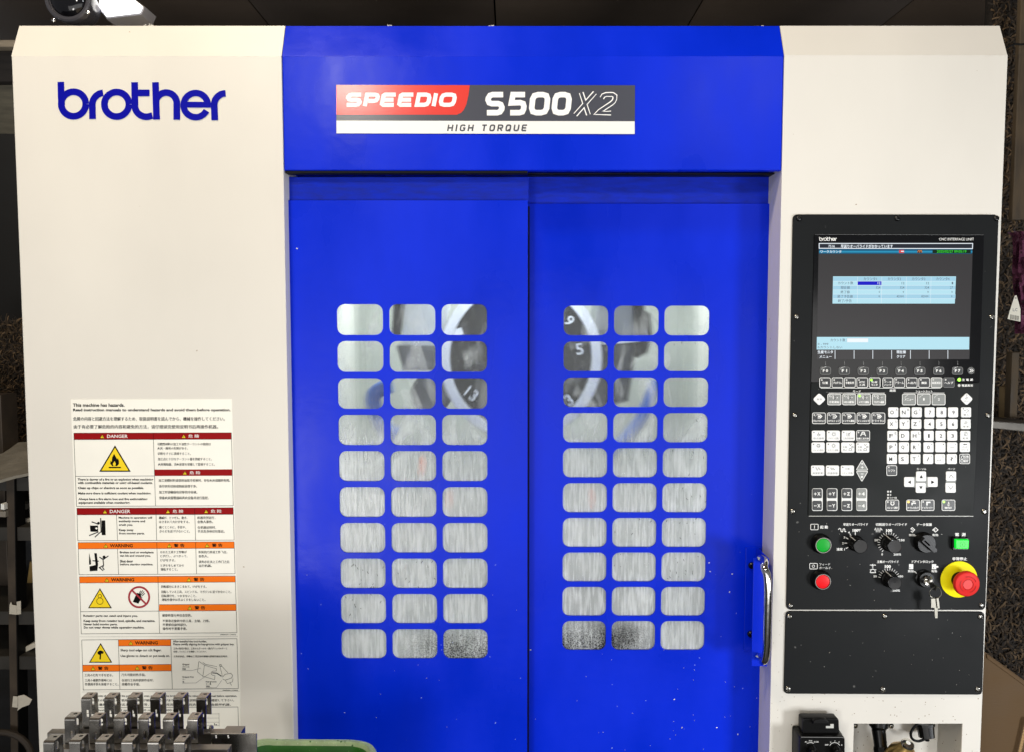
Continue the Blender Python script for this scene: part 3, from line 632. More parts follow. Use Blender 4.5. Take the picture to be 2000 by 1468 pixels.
for s_, x0, y0, x1, y1 in (('There is danger of a fire or an explosion when machining', 140, 725, 797, 750), ('with combustible materials or using oil-based coolants.', 141, 754, 792, 780), ('Clean up chips or shavings as soon as possible.', 143, 798, 715, 824),
    ('Make sure there is sufficient coolant when machining.', 145, 845, 779, 870), ('Always have a fire alarm box and fire extinguishing', 147, 895, 747, 920), ('equipment available when monitoring.', 148, 926, 596, 952)): tx(A, s_, x0, y0, x1, y1)
for s_, x0, y0, x1, y1 in (('可燃性材料の加工や油性クーラントの使用は', 833, 416, 1297, 440), ('火災・爆発の危険がある。', 835, 453, 1098, 476), ('切粉をすぐに清掃すること。', 836, 499, 1124, 522), ('加工点に十分なクーラント量を供給すること。', 838, 546, 1306, 570), ('火災報知器、消火装置を常備して監視すること。', 840, 592, 1332, 616),
    ('加工易燃材料或使用油基冷却液时，存在火灾或爆炸危险。', 845, 731, 1466, 756), ('请尽快将切屑或削屑清理干净。', 847, 782, 1176, 806), ('加工时请确保有足够的冷却液。', 848, 833, 1180, 858), ('常备火灾报警器和灭火设备并进行监控。', 850, 882, 1280, 908)): tx(A, s_, x0, y0, x1, y1, bold=.006, res=1)
# second block
head(A, 134, 985, 820, 1041, redlab, 'DANGER', 420, 598, 378, 0); head(A, 820, 984, 1157, 1040, redlab, DX, 967, 1058, 925, 0); head(A, 1157, 983, 1492, 1038, redlab, DC, 1298, 1390, 1257, 0)
ln(A, [(134, 985), (1492, 980), (1500, 1261), (142, 1267), (134, 985)]); ln(A, [(478, 1041), (487, 1264)]); ln(A, [(820, 984), (827, 1263)]); ln(A, [(1157, 983), (1165, 1262)]); ln(A, [(136, 1042), (1492, 1038)])
for pts in ([(247, 1135), (318, 1135), (318, 1188), (252, 1188)], [(348, 1090), (380, 1090), (384, 1218), (350, 1218)]): wl.poly([A(*p) for p in pts], tYl - .0001, ink_k)
for pts in ([(262, 1102), (322, 1124)], [(340, 1070), (345, 1195)], [(240, 1222), (322, 1190)], [(290, 1236), (340, 1190)]): wl.line([A(*p) for p in pts], 8 / 4.447, tYl - .0002, ink_k)
a_ = A(322, 1114); wl.disc(a_[0], a_[1], 2.6, tYl - .0003, ink_k, 12); wl.poly([A(*p) for p in [(292, 1158), (304, 1150), (316, 1160), (304, 1170)]], tYl - .0003, labpaper)
for s_, x0, y0, x1, y1 in (('Machine in operation will', 497, 1058, 787, 1080), ('suddenly move and', 498, 1088, 726, 1111), ('crush you.', 499, 1119, 620, 1143), ('Keep away', 499, 1164, 626, 1188), ('from moving parts.', 501, 1194, 722, 1217)): tx(A, s_, x0, y0, x1, y1)
for s_, x0, y0, x1, y1 in (('機械が、とつぜん、動き、', 847, 1056, 1094, 1080), ('はさまれて大けがをする。', 848, 1091, 1112, 1115), ('動くところに、手足や、', 850, 1138, 1082, 1162), ('からだを近づけないこと。', 852, 1173, 1116, 1197), ('机器突然运行，', 1180, 1055, 1336, 1080), ('会致人重伤。', 1181, 1091, 1316, 1115), ('在机器运转时，', 1183, 1140, 1342, 1164), ('手足及身体切勿靠近。', 1184, 1174, 1418, 1198)): tx(A, s_, x0, y0, x1, y1, bold=.006, res=1)
# third block (still in A coordinates, continues in B: B.y = A.y - 1467.5)
O = 1467.5
head(A, 144, 1283, 828, 1337, orlab, 'WARNING', 420, 620, 385, 1); head(A, 828, 1281, 1165, 1335, orlab, WJ, 978, 1068, 937, 1); head(A, 1165, 1279, 1500, 1333, orlab, WJ, 1308, 1398, 1265, 1)
ln(A, [(144, 1283), (1500, 1276), (1508, O + 86), (153, O + 94), (144, 1283)]); ln(A, [(487, 1338), (496, O + 93)]); ln(A, [(828, 1281), (837, O + 92)]); ln(A, [(1165, 1279), (1174, O + 89)]); ln(A, [(146, 1338), (1500, 1332)])
for pts in ([(240, 1372), (256, 1440), (256, O + 4), (240, O + 8)], [(285, 1374), (306, 1374), (318, 1470), (312, O + 60), (246, O + 64), (244, O + 22), (296, O + 10), (296, 1470)]): wl.poly([A(*p) for p in pts], tYl - .0001, ink_k)
a_ = A(370, 1408); wl.disc(a_[0], a_[1], 2.8, tYl - .0003, ink_k, 12)
for pts in ([(330, 1408), (362, 1430), (408, 1398)], [(360, 1420), (366, 1480)], [(270, 1440), (325, 1444)], [(366, 1480), (330, 1500), (362, O + 60)], [(366, 1480), (358, 1500), (372, O + 52)]): wl.line([A(*p) for p in pts], 8 / 4.447, tYl - .0002, ink_k)
for s_, x0, y0, x1, y1 in (('Broken tool or workpiece', 507, 1358, 800, 1382), ('can hit and wound you.', 508, 1388, 776, 1411), ('Shut door', 509, 1433, 622, 1456), ('before starting machine.', 510, O - 4, 796, O + 18)): tx(A, s_, x0, y0, x1, y1)
for s_, x0, y0, x1, y1 in (('おれた工具や工作物が', 858, 1354, 1088, 1377), ('とびだし、ぶつかって、', 859, 1389, 1094, 1411), ('けがをする。', 860, 1424, 990, 1448), ('とびらをしめてから', 861, O + 3, 1064, O + 26), ('運転すること。', 862, O + 36, 1010, O + 60), ('折损的刀具或工件飞出，', 1190, 1354, 1440, 1378), ('会伤人。', 1191, 1390, 1276, 1413), ('请务必在关上工作门之后', 1192, 1438, 1458, 1462), ('运行机器。', 1193, O + 5, 1305, O + 28)): tx(A, s_, x0, y0, x1, y1, bold=.006, res=1)
# fourth block
head(B, 156, 112, 838, 165, orlab, 'WARNING', 430, 632, 394, 1); head(B, 838, 110, 1510, 161, orlab, WJ, 1150, 1240, 1107, 1); head(B, 849, 355, 1516, 407, orlab, WJ, 1158, 1248, 1115, 1)
ln(B, [(156, 112), (1510, 105), (1524, 598), (172, 608), (156, 112)]); ln(B, [(838, 110), (852, 602)]); ln(B, [(168, 415), (848, 410)]); ln(B, [(158, 166), (838, 162)]); ln(B, [(838, 162), (1510, 158)]); ln(B, [(849, 354), (1516, 351)]); ln(B, [(849, 411), (1516, 406)])
tri(B, 334, 305, 94, border=13); 
for cx, cy, r_ in ((333, 280, 15), (334, 324, 28)): a_ = B(cx, cy); wl.ring(a_[0], a_[1], r_ / 4.447, 0.9, tYl - .0004, ink_k)
a_ = B(674, 289)
wl.poly([B(*p) for p in [(620, 330), (655, 252), (690, 262), (694, 300), (668, 345)]], tYl - .0002, ink_k)
for pts in ([(672, 262), (690, 232)], [(682, 266), (706, 230)], [(692, 270), (718, 240)], [(698, 280), (724, 256)], [(680, 320), (700, 290)]): wl.line([B(*p) for p in pts], 6 / 4.447, tYl - .0002, ink_k)
wl.ring(a_[0], a_[1], 88 / 4.447, 16 / 4.447, tYl - .0003, mat('label_crimson', (165, 16, 36), .45)); wl.line([B(615, 232), B(734, 348)], 15 / 4.447, tYl - .00035, wl.mats[-1])
for s_, x0, y0, x1, y1 in (('Rotating parts can catch and injure you.', 190, 442, 662, 466), ('Keep away from rotating tool, spindle, and magazine.', 192, 485, 814, 511), ('Never hold moving parts.', 193, 516, 487, 540), ('Do not wear gloves while operating machine.', 194, 543, 720, 568)): tx(B, s_, x0, y0, x1, y1)
for s_, x0, y0, x1, y1 in (('回転部分にまきこまれて、けがをする。', 867, 186, 1260, 210), ('回転している工具、スピンドル、マガジンに近づかないこと。', 869, 231, 1476, 255), ('回転部分を、つかまないこと。', 870, 266, 1172, 290), ('運転作業中は手ぶくろをしないこと。', 872, 300, 1250, 324), ('被旋转部分夹住会受伤。', 876, 435, 1132, 460), ('不要靠近旋转中的工具，主轴，刀库。', 878, 484, 1288, 508), ('不要抓住旋转部分。', 879, 517, 1090, 541), ('操作时不要戴手套。', 880, 551, 1090, 575)): tx(B, s_, x0, y0, x1, y1, bold=.006, res=1)
tx(B, '698682001 (1706/2)', 1380, 611, 1516, 621); ln(B, [(158, 634), (1532, 630)], 1.2)
# fifth block
head(B, 496, 660, 950, 713, orlab, 'WARNING', 638, 837, 602, 1); head(B, 184, 880, 503, 934, orlab, WJ, 318, 408, 275, 1); head(B, 503, 876, 954, 930, orlab, WJ, 700, 792, 658, 1)
ln(B, [(176, 661), (1524, 650), (1536, 1083), (189, 1095), (176, 661)]); ln(B, [(494, 658), (508, 1092)]); ln(B, [(949, 655), (963, 1088)]); ln(B, [(184, 880), (953, 873)]); ln(B, [(185, 935), (954, 930)]); ln(B, [(495, 714), (950, 711)])
tri(B, 340, 780, 92, border=13); wl.poly([B(*p) for p in [(312, 770), (325, 755), (345, 752), (368, 764), (360, 782), (345, 780), (342, 830), (330, 830), (332, 790), (318, 786)]], tYl - .0003, ink_k)
for s_, x0, y0, x1, y1 in (('Sharp tool edge can cut finger.', 513, 739, 870, 766), ('Use gloves to detach or put tools on.', 514, 789, 942, 815), ('After installed the tool-holder,', 969, 664, 1262, 686), ('Please certify aligning its key-groove with gripper key.', 970, 689, 1502, 712), ('Gripper', 1050, 866, 1112, 884), ('Gripper-Key', 1050, 975, 1150, 992), ('Key-groove', 1254, 1017, 1346, 1033)): tx(B, s_, x0, y0, x1, y1, bold=.02)
for s_, x0, y0, x1, y1 in (('工具の刃先で手を切る。', 201, 955, 448, 979), ('工具の着脱作業時には', 203, 1000, 437, 1023), ('作業用手袋を装着すること。', 204, 1034, 495, 1058), ('刀头可能切伤手指。', 521, 952, 731, 976), ('在进行工具的装卸作业时，', 523, 1000, 800, 1023), ('应戴作业手套。', 525, 1034, 682, 1058), ('工具の取付け後は、工具ホルダーのキー溝がグリッパのキーと', 972, 726, 1440, 744), ('合致していることを確認してください。', 973, 754, 1260, 770), ('工具安装后，请确认工具支架的键槽与抓器的键是否吻合。', 974, 795, 1446, 812), ('グリッパ', 1050, 888, 1110, 902), ('抓器', 1050, 906, 1080, 920), ('キー', 1052, 997, 1076, 1009), ('键', 1052, 1018, 1066, 1032), ('キー溝', 1254, 1037, 1300, 1050), ('键槽', 1256, 1057, 1288, 1070)): tx(B, s_, x0, y0, x1, y1, bold=.006, res=1)
for pts, w_ in (([(1045, 928), (1140, 924), (1212, 906)], 2), ([(1050, 1036), (1168, 1034), (1290, 950)], 2), ([(1255, 1076), (1345, 1075), (1392, 1012)], 2), ([(1194, 846), (1242, 880), (1228, 976), (1182, 938), (1194, 846)], 2.5), ([(1242, 880), (1348, 912), (1345, 930), (1310, 932), (1298, 950), (1310, 966), (1334, 972), (1330, 1006), (1228, 976)], 2.5), ([(1228, 856), (1250, 872), (1350, 892)], 2.5),
    ([(1372, 876), (1386, 872), (1392, 890), (1378, 892), (1372, 876)], 3), ([(1378, 892), (1398, 976)], 2.5), ([(1392, 888), (1448, 948)], 2.5), ([(1398, 984), (1420, 960), (1470, 950), (1486, 966), (1480, 990), (1424, 1010), (1400, 1000)], 3), ([(1425, 1012), (1440, 1040), (1486, 1024), (1490, 996)], 2.5), ([(1462, 1032), (1478, 1056)], 3), ([(1310, 946), (1350, 950), (1390, 976)], 8)): wl.line([B(*p) for p in pts], w_ / 4.447, tYl - .0002, ink_k)
tx(B, '698683001 (1706/2)', 1400, 1094, 1532, 1104); ln(B, [(176, 1113), (1550, 1106)], 1.2)
# sixth block, half hidden by the brackets
tx(B, 'When the limits of the tool and the pallet mass are over, machine may be broken. Check the values by the manual before operation.', 198, 1138, 1524, 1160, bold=.02)
tx(B, '主軸回転数の制限を超えて使用すると機械が破損する恐れがあります。取扱説明書で制限を確認して下さい。', 198, 1174, 1500, 1196, bold=.01, res=1); tx(B, '工具的重量超过限制的话主轴及机器等，刀具，刀库及夹具。工具选择不当也会损坏机器。', 198, 1212, 1472, 1234, bold=.01, res=1)
ln(B, [(200, 1250), (1533, 1243), (1540, 1500)]); tx(B, 'Maximum tool speed 16000 min  /  27000 min', 300, 1262, 1024, 1284, bold=.01); ln(B, [(200, 1300), (1100, 1296)])
for y in (1304, 1340, 1376, 1405): ln(B, [(1110, y), (1370, y - 1)], 1.6)
ln(B, [(1368, 1296), (1370, 1410)], 2); tx(B, 'L₁', 1326, 1384, 1350, 1402); tx(B, '0kg 2 m  L(mm)  d max', 460, 1364, 800, 1386); tx(B, 'Tool mass', 198, 1364, 380, 1386)
wl.build('warning_label', sideL, smooth=False)

# ---------------------------------------------------------------- operation panel
opY = -0.003
def quadr(pts, r=0.02, n=3, k=10):
    """rounded corner polygon (pixels) from 4 corners"""
    out = []; m_ = len(pts)
    for i in range(m_):
        a, b, c = Vector(pts[i - 1]), Vector(pts[i]), Vector(pts[(i + 1) % m_])
        p0 = b + (a - b).normalized() * k; p1 = b + (c - b).normalized() * k
        for j in range(n + 2):
            t = j / (n + 1); out.append(tuple(p0.lerp(b, t).lerp(b.lerp(p1, t), t)))
    return out
op = MB(); op.prism(quadr([(1549, 419), (1951, 419.5), (1925, 1190.5), (1536, 1190)], k=10), opY, .0029, blkplate, .0010)
panel = op.build('operation_panel', mach)
lp = MB(); lp.prism(quadr([(1535, 1193), (1923.5, 1194), (1919, 1356), (1531, 1354)], k=9), opY, .0029, blkplate, .0010)
cover = lp.build('cover_plate', mach)
def screw(px, py, par, Y=opY, m_=None, r=.0045):
    b = MB(); c = P(px, py, Y)
    b.lathe(c, (0, -1, 0), [(0, r), (.0008, r), (.002, r * .8), (.0027, r * .5), (.0027, r * .42), (.0012, r * .40)], m_ or screwm, 14, caps=True)
    b.build('screw', par)
for x, y in ((1560.5, 427), (1752.5, 427), (1946, 427), (1555.5, 619), (1937, 619.5), (1552, 810), (1929.5, 810), (1548, 997.5), (1922.5, 998), (1543.5, 1182), (1917, 1181)): screw(x, y, panel, m_=screwd if y < 500 else screwm)
for x, y in ((1542, 1203), (1728, 1202.5), (1914.5, 1203), (1539, 1344.5), (1724.5, 1345), (1910, 1345)): screw(x, y, cover, r=.005 if y > 1300 else .0045)
uY = opY - 0.0015
un = MB(); un.prism(quadr([(1590.5, 458), (1922, 459), (1913.5, 746), (1584.5, 746)], k=3), uY, .0014, glossblk, .0004)
un.prism(quadr([(1584.3, 746.3), (1913, 746.5), (1901.5, 1006), (1578.5, 1006)], k=3), uY, .0014, membrane, .0004)
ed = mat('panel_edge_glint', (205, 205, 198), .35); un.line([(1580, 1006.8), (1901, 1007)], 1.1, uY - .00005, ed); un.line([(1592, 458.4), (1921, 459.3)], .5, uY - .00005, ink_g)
unit = un.build('interface_unit', mach)
Z7 = zoomer(1540, 410, 4.651)
lgm = MB()
# small maker's mark: same letter strokes scaled down
def mini(dx0, dy0, dx1, dy1, Y, mt, w):
    def m_(p): return (dx0 + (p[0] - 357) / (1407 - 357) * (dx1 - dx0), dy0 + (p[1] - 512) / (752 - 512) * (dy1 - dy0))
    k = 0
    for st in ([(379, 512), (381, 600), (384, 655)], arc(458, 650, 76.5, 0, 360, 20), [(577, 744), (575, 655)] + arc(650, 655, 75, 180, 96, 6), arc(727, 652, 76.5, 0, 360, 20), [(839, 514), (841, 655)] + arc(912, 658, 72, 180, 282, 8), [(858, 581), (932, 581)],
        [(969, 514), (976, 747)], arc(1036, 645, 66, 155, 0, 8) + [(1102, 748)], arc(1220, 657, 75.5, 0, 333, 20), [(1162, 654), (1314, 655)], [(1339, 751), (1335, 655)] + arc(1406, 655, 71, 180, 90, 6)):
        k += 1; lgm.line([m_(p) for p in st], w, Y - k * 4e-6, mt)
mini(*Z7(278, 248), *Z7(438, 284), uY - .0001, ink_w, 1.35)
a_ = Z7(1368, 256); b_ = Z7(1684, 280); lgm.text('CNC INTERFACE UNIT', a_[0], a_[1], b_[0], b_[1], uY - .0001, ink_w, bold=.005)
lgm.build('unit_lettering', unit, smooth=False)
# screen
def em(name, c, s=0.92): return mat(name, (0, 0, 0), 0.25, emit=c, estr=s, spec=0.3)
e_bg = em('lcd_dark', (62, 60, 61)); e_cy = em('lcd_pale_blue', (190, 236, 250)); e_c2 = em('lcd_mid_blue', (170, 218, 240)); e_tl = em('lcd_teal', (40, 150, 190)); e_td = em('lcd_dark_teal', (18, 92, 128))
e_wh = em('lcd_white', (240, 248, 255), 1); e_bl = em('lcd_royal_blue', (0, 0, 205)); e_gy = em('lcd_text_grey', (110, 125, 140)); e_gr = em('lcd_green', (60, 230, 60)); e_dk = em('lcd_box_dark', (38, 42, 52)); e_rd = em('lcd_red', (225, 70, 70)); e_or = em('lcd_orange', (235, 140, 60)); e_dg = em('lcd_green_dark', (10, 40, 20))
scn = MB(); sY = uY - .0002
def sq(x0, y0, x1, y1, mt, l=1, x2=None, x3=None):
    a = Z7(x0, y0); b = Z7(x1, y0); c = Z7(x1 if x2 is None else x2, y1); d = Z7(x0 if x3 is None else x3, y1); scn.poly([a, b, c, d], sY - l * .00003, mt)
def st(s, x0, y0, x1, y1, mt, l=4, bold=.01, **k):
    a = Z7(x0, y0); b = Z7(x1, y1); scn.text(s, a[0], a[1], b[0], b[1], sY - l * .00003, mt, bold=bold, **k)
def sl(pts, w, mt, l=3): scn.line([Z7(*p) for p in pts], w / 4.651, sY - l * .00003, mt)
sq(275, 305, 1675, 1357, e_bg, 0, 1643, 254)
sq(278, 305, 1675, 356, e_dk); sl([(279, 307), (1673, 307), (1671, 354), (279, 351), (279, 305)], 7, e_wh)
st('7516', 362, 320, 420, 344, e_wh); st('早送りオーバライドがかかっています', 476, 316, 948, 348, e_wh, bold=.02)
sq(278, 358, 1670, 374, e_td); sq(278, 374, 1670, 390, e_tl); sq(278, 390, 1668, 401, e_td)
st('ワークカウンタ', 290, 368, 480, 394, e_wh, bold=.015); sq(1308, 364, 1656, 396, e_dg, 2); st('2025/02/27 09:05:19', 1348, 367, 1616, 391, e_gr)
sq(1004, 366, 1050, 394, e_rd, 2); sq(1022, 374, 1048, 384, e_wh, 3); sq(1170, 366, 1214, 394, e_dk, 2); sl([(1174, 388), (1180, 370), (1188, 370), (1192, 390), (1200, 370), (1208, 370), (1212, 390)], 5, e_or)
sq(405, 606, 1522, 853, e_cy, 1, 1511, 400)
for y, in ((650,), (688,), (728,), (768,), (808,)): sl([(404, y), (1516, y)], 2, e_wh, 2)
for x, xb in ((628, 624), (848, 844), (1072, 1068), (1296, 1290)): sl([(x, 608), (xb, 850)], 2, e_wh, 2)
for y0, y1 in ((612, 648), (690, 726), (770, 806)): sq(406, y0, 1518, y1, e_c2, 1.4, 1516, 405)
sq(628, 651, 845, 685, e_bl, 3)
for s_, x in (('カウンタ1', 682), ('カウンタ2', 902), ('カウンタ3', 1122), ('カウンタ4', 1342)): st(s_, x, 614, x + 120, 642, e_gy)
for s_, x0, y0, x1 in (('カウント数', 450, 652, 588), ('現在値', 474, 694, 558), ('終了値', 474, 734, 556), ('終了予告値', 446, 774, 584), ('終了/予告', 450, 814, 574)): st(s_, x0, y0, x1, y0 + 28, e_gy)
rt = (840, 1058, 1282, 1500)
for j, row in enumerate((('12', '12', '12', '1'), ('324', '324', '324', '27'), ('0', '0', '0', '0'), ('0', '42000', '82000', '0'))):
    for i, s_ in enumerate(row): st(s_, rt[i] - 13 * len(s_) - 4 - j * 2, 656 + j * 40, rt[i] - 4 - j * 2, 678 + j * 40, e_wh if (i == 0 and j == 0) else e_gy, res=1)
sq(258, 1156, 1643, 1270, e_cy, 1, 1641, 256); st('カウント数', 382, 1170, 516, 1198, e_gy); sq(530, 1166, 724, 1204, e_wh, 2); sl([(531, 1204), (531, 1167), (724, 1167)], 2, e_gy)
st('0 - 999', 266, 1211, 362, 1230, e_gy); st('0:カウントしない', 266, 1238, 488, 1260, e_gy)
for x in (423, 596, 766, 937, 1108, 1278, 1448): sl([(x, 1276), (x, 1354)], 5, e_wh, 2)
st('生産モニタ', 266, 1278, 404, 1306, e_wh, bold=.03); st('メニュー', 282, 1322, 392, 1346, e_wh, bold=.03); st('現在値', 982, 1278, 1066, 1306, e_wh, bold=.03); st('クリア', 984, 1320, 1060, 1346, e_wh, bold=.03)
scn.build('screen', unit, smooth=False)

K1 = zoomer(1560, 700, 9.178); K2 = zoomer(1740, 700, 9.178); K3 = zoomer(1560, 830, 8.156); K4 = zoomer(1720, 830, 8.155); K5 = zoomer(1560, 1005, 7.53); K6 = zoomer(1740, 1005, 6.83)
pr = MB(); prY = uY - .0001          # print on the membrane itself
kY = uY - .0012
def key(F, x0, y0, x1, y1, style='white', text=(), led=None, r=3, label=None, kshape=None, marks=()):
    """one key: raised pad, printed frame, legends. text items: (string, x0,y0,x1,y1, bold)"""
    a = F(x0, y0); b = F(x1, y1); sc_ = (b[0] - a[0]) / (x1 - x0)
    k = MB(); body = {'white': key_w, 'dark': key_k, 'grey': key_g, 'thin': key_k}[style]
    shp = [F(*p) for p in kshape] if kshape else rr(a[0], a[1], b[0], b[1], r)
    k.prism(shp, kY, .0011, body, .0004)
    ink = ink_k if style == 'white' else ink_w; cx = sum(p[0] for p in shp) / len(shp); cy = sum(p[1] for p in shp) / len(shp)
    if style != 'white':
        f = .94; k.line([(cx + (p[0] - cx) * f, cy + (p[1] - cy) * f) for p in shp], .75 if style == 'thin' else 1.15, kY - .00005, frame_g if style == 'thin' else ink_w, closed=True)
    for t in text:
        p = F(t[1], t[2]); q = F(t[3], t[4]); bd = t[5] if len(t) > 5 else (.03 if style != 'white' else .0)
        mt_ = (ink_g if (style == 'white' and len(t) > 6) else ink)
        k.text(t[0], p[0], p[1], q[0], q[1], kY - .00008, mt_, bold=bd, res=1 if any(ord(c) > 0x2fff for c in t[0]) else 2)
    for mk in marks:
        kind, pts, w_ = mk[0], mk[1], mk[2]
        if kind == 'l': k.line([F(*p) for p in pts], w_, kY - .00009, (ink_g if style == 'white' and len(mk) < 4 else ink))
        elif kind == 'p': k.poly([F(*p) for p in pts], kY - .00009, ink)
        elif kind == 'c': c = F(*pts[0]); k.ring(c[0], c[1], pts[1] * sc_, w_, kY - .00009, (ink_g if style == 'white' and len(mk) < 4 else ink), n=14)
    if led:
        p = F(led[0], led[1]); m_ = {0: led_off, 1: led_on, 2: led_am, 3: ink_g}[led[2]]; k.disc(p[0], p[1], 2.3 if led[2] in (1, 2) else (1.7 if led[2] == 0 else 1.3), kY - .0001, m_, 12)
    o = k.build('key', unit)
    if label: o['label'] = label
    return o
def lines(F, x0, y0, x1, y1): return [(x0, y0, x1, y1)]
# F keys
for i in range(4):
    x = 377 + 339.5 * i; key(K1, x, 155, x + 202, 293, 'thin', [('F %d' % i, x + 55, 196, x + 150, 250, .04)], marks=[('l', [(x + 30, 205), (x + 48, 172), (x + 115, 150)], .5)], r=4)
    pr.line([K1(x + 104, 52), K1(x + 106, 122)], .6, prY, frame_g)
for i in range(4):
    x = 81 + 338 * i; key(K2, x, 155, x + 200, 293, 'thin', [('F %d' % (i + 4), x + 53, 196, x + 150, 250, .04)], marks=[('l', [(x + 30, 205), (x + 48, 172), (x + 110, 150)], .5)], r=4)
    pr.line([K2(x + 102, 52), K2(x + 104, 122)], .6, prY, frame_g)
cs = [(1438 + 62 * math.cos(R(a)), 222 + 62 * math.sin(R(a))) for a in range(0, 360, 18)]
key(K2, 1376, 160, 1500, 284, 'thin', kshape=cs, marks=[('l', [(1412, 192), (1442, 222), (1412, 252)], 1.4), ('l', [(1446, 192), (1476, 222), (1446, 252)], 1.4)])
# second row
for i, (s_, lw) in enumerate((('位置', 0), ('プログラム', 1), ('手動条件', 1), ('ATC|工具', 2), ('生産|モニタ', 2))):
    x = 368 + 222.5 * i; t_ = s_.split('|')
    tt = [(t_[0], x + (55 if lw == 0 else 28), 405, x + (155 if lw == 0 else 180), 448)] if len(t_) == 1 else [(t_[0], x + 45, 396, x + 152, 430), (t_[1], x + 45, 444, x + 155, 480)]
    key(K1, x, 333, x + 208, 515, 'dark', tt, (x + 45, 376, 1 if i == 4 else 0))
key(K2, -150, 333, 38, 515, 'dark', [('データ', -118, 396, 8, 430), ('バンク', -118, 444, 8, 480)], (-110, 376, 0))
for i, s_ in enumerate(('アラーム', '入出力', '機能', '画面消去', 'ヘルプ')):
    x = 49 + 222 * i; w_ = 26 if len(s_) > 2 else 55
    key(K2, x, 333, x + 206, 515, ('grey' if i == 3 else 'thin' if i == 4 else 'dark'), [(s_, x + w_, 405, x + 206 - w_, 448)], (x + 45, 372, 0))
pr.line([K1(395, 525), K2(890, 524)], .9, prY, ink_w); pr.text('モード', *K1(972, 562), *K1(1110, 600), prY, ink_w, bold=.02)
pr.line([K1(540, 610), K1(1540, 610)], .9, prY, ink_w); pr.text('画面', *K1(1632, 545), *K2(86, 586), prY, ink_w, bold=.03); pr.text('ショートカット', *K2(446, 560), *K2(744, 600), prY, ink_w, bold=.02); pr.line([K2(228, 609), K2(960, 609)], .9, prY, ink_w)
p = K2(1226, 370); pr.disc(p[0], p[1], 3.4, prY - .0002, led_on, 16); pr.text('主 電 源', *K2(1276, 350), *K2(1470, 392), prY, ink_w, bold=.03); p = K2(1224, 474); pr.disc(p[0], p[1], 2.8, prY - .0002, led_off, 16); pr.text('電源異常', *K2(1270, 454), *K2(1470, 496), prY, ink_w, bold=.03)
def dia(cx, cy, r): 
    return quadr([(cx, cy - r), (cx + r, cy), (cx, cy + r), (cx - r, cy)], k=r * .35)
key(K1, 262, 615, 480, 832, 'white', [('解 除', 328, 706, 414, 740, .0, 1)], kshape=dia(370, 723, 116))
key(K2, 1252, 610, 1468, 828, 'white', [('リセット', 1306, 740, 1412, 770, 0, 1)], kshape=dia(1360, 719, 116), marks=[('l', [(1332, 715), (1362, 672)], .8), ('l', [(1350, 722), (1382, 680)], .8), ('c', ((1360, 645), 10), .5)])
for i, s_ in enumerate(('手動運転', 'MDI運転', 'メモリ運転', 'プログラム編集')):
    x = 513 + 267 * i; ic = x + 128
    key(K1, x, 622, x + 250, 828, 'grey', [(s_, x + 32, 750, x + 216, 792)], (x + 44, 662, 1 if i == 2 else 0), marks=[('c', ((ic + 5, 690), 30), 1.6), ('l', [(ic - 30, 660), (ic + 20, 660), (ic + 48, 690), (ic + 20, 720), (ic - 20, 720)], 1.8), ('l', [(x + 60, 690), (x + 90, 655), (x + 120, 650)], .6)])
for i, s_ in enumerate(('メニュー', '1', '2')):
    x = 200 + 266 * i
    key(K2, x, 622, x + 248, 828, 'grey', [(s_, x + 48, 700, x + 202, 744)] if i == 0 else [(s_, x + 112, 698, x + 138 + 6 * (i - 1), 744)], marks=[('l', [(x + 50, 700), (x + 64, 668), (x + 110, 645)], .6)])
for i, s_ in enumerate(('ブロックスキップ', 'OPTストップ', 'シングル運転', 'マシンロック', 'ドライラン')):
    x = 238 + 266.5 * i; ic = x + 132
    key(K1, x, 960, x + 248, 1164, 'dark', [(s_, x + 20, 1088, x + 228, 1128)], (x + 42, 1002, 0), marks=[('l', [(ic - 34, 1000), (ic + 18, 1000), (ic + 44, 1028), (ic + 18, 1056), (ic - 30, 1056)], 1.7), ('l', [(ic - 26, 1028), (ic + 22, 1028)], 2.6 if i not in (1,) else 1.2), ('l', [(x + 58, 1030), (x + 88, 992), (x + 112, 990)], .6)])
# letters and digits
rows = [('O', 'A', 'N', 'B', 'G', 'C', '7', '8', '9'), ('X', 'U', 'Y', 'V', 'Z', 'W', '4', '5', '6'), ('F', 'E', 'D', '', 'H', 'L', '1', '2', '3')]
for j, rw in enumerate(rows):
    y = 866 + 210 * j; sh = -8 * j
    for i in range(3):
        x = -46 + 210.5 * i + sh
        big, sm = rw[2 * i], rw[2 * i + 1]; t_ = [(big, x + 34, y + 58, x + 98, y + 125, .012)]
        if sm: t_.append((sm, x + 132, y + 24, x + 166, y + 66, 0, 1))
        key(K2, x, y, x + 182, y + 180, 'white', t_, r=2.6)
    for i in range(3):
        x = 607 + 210 * i + sh; key(K2, x, y, x + 180, y + 180, 'white', [(rw[6 + i], x + (74 if rw[6 + i] != '1' else 76), y + 60, x + (118 if rw[6 + i] != '1' else 104), y + 126, .014)], r=2.6)
ex = [('挿 入', 0), ('取 消', 1), ('削 除', 2)]
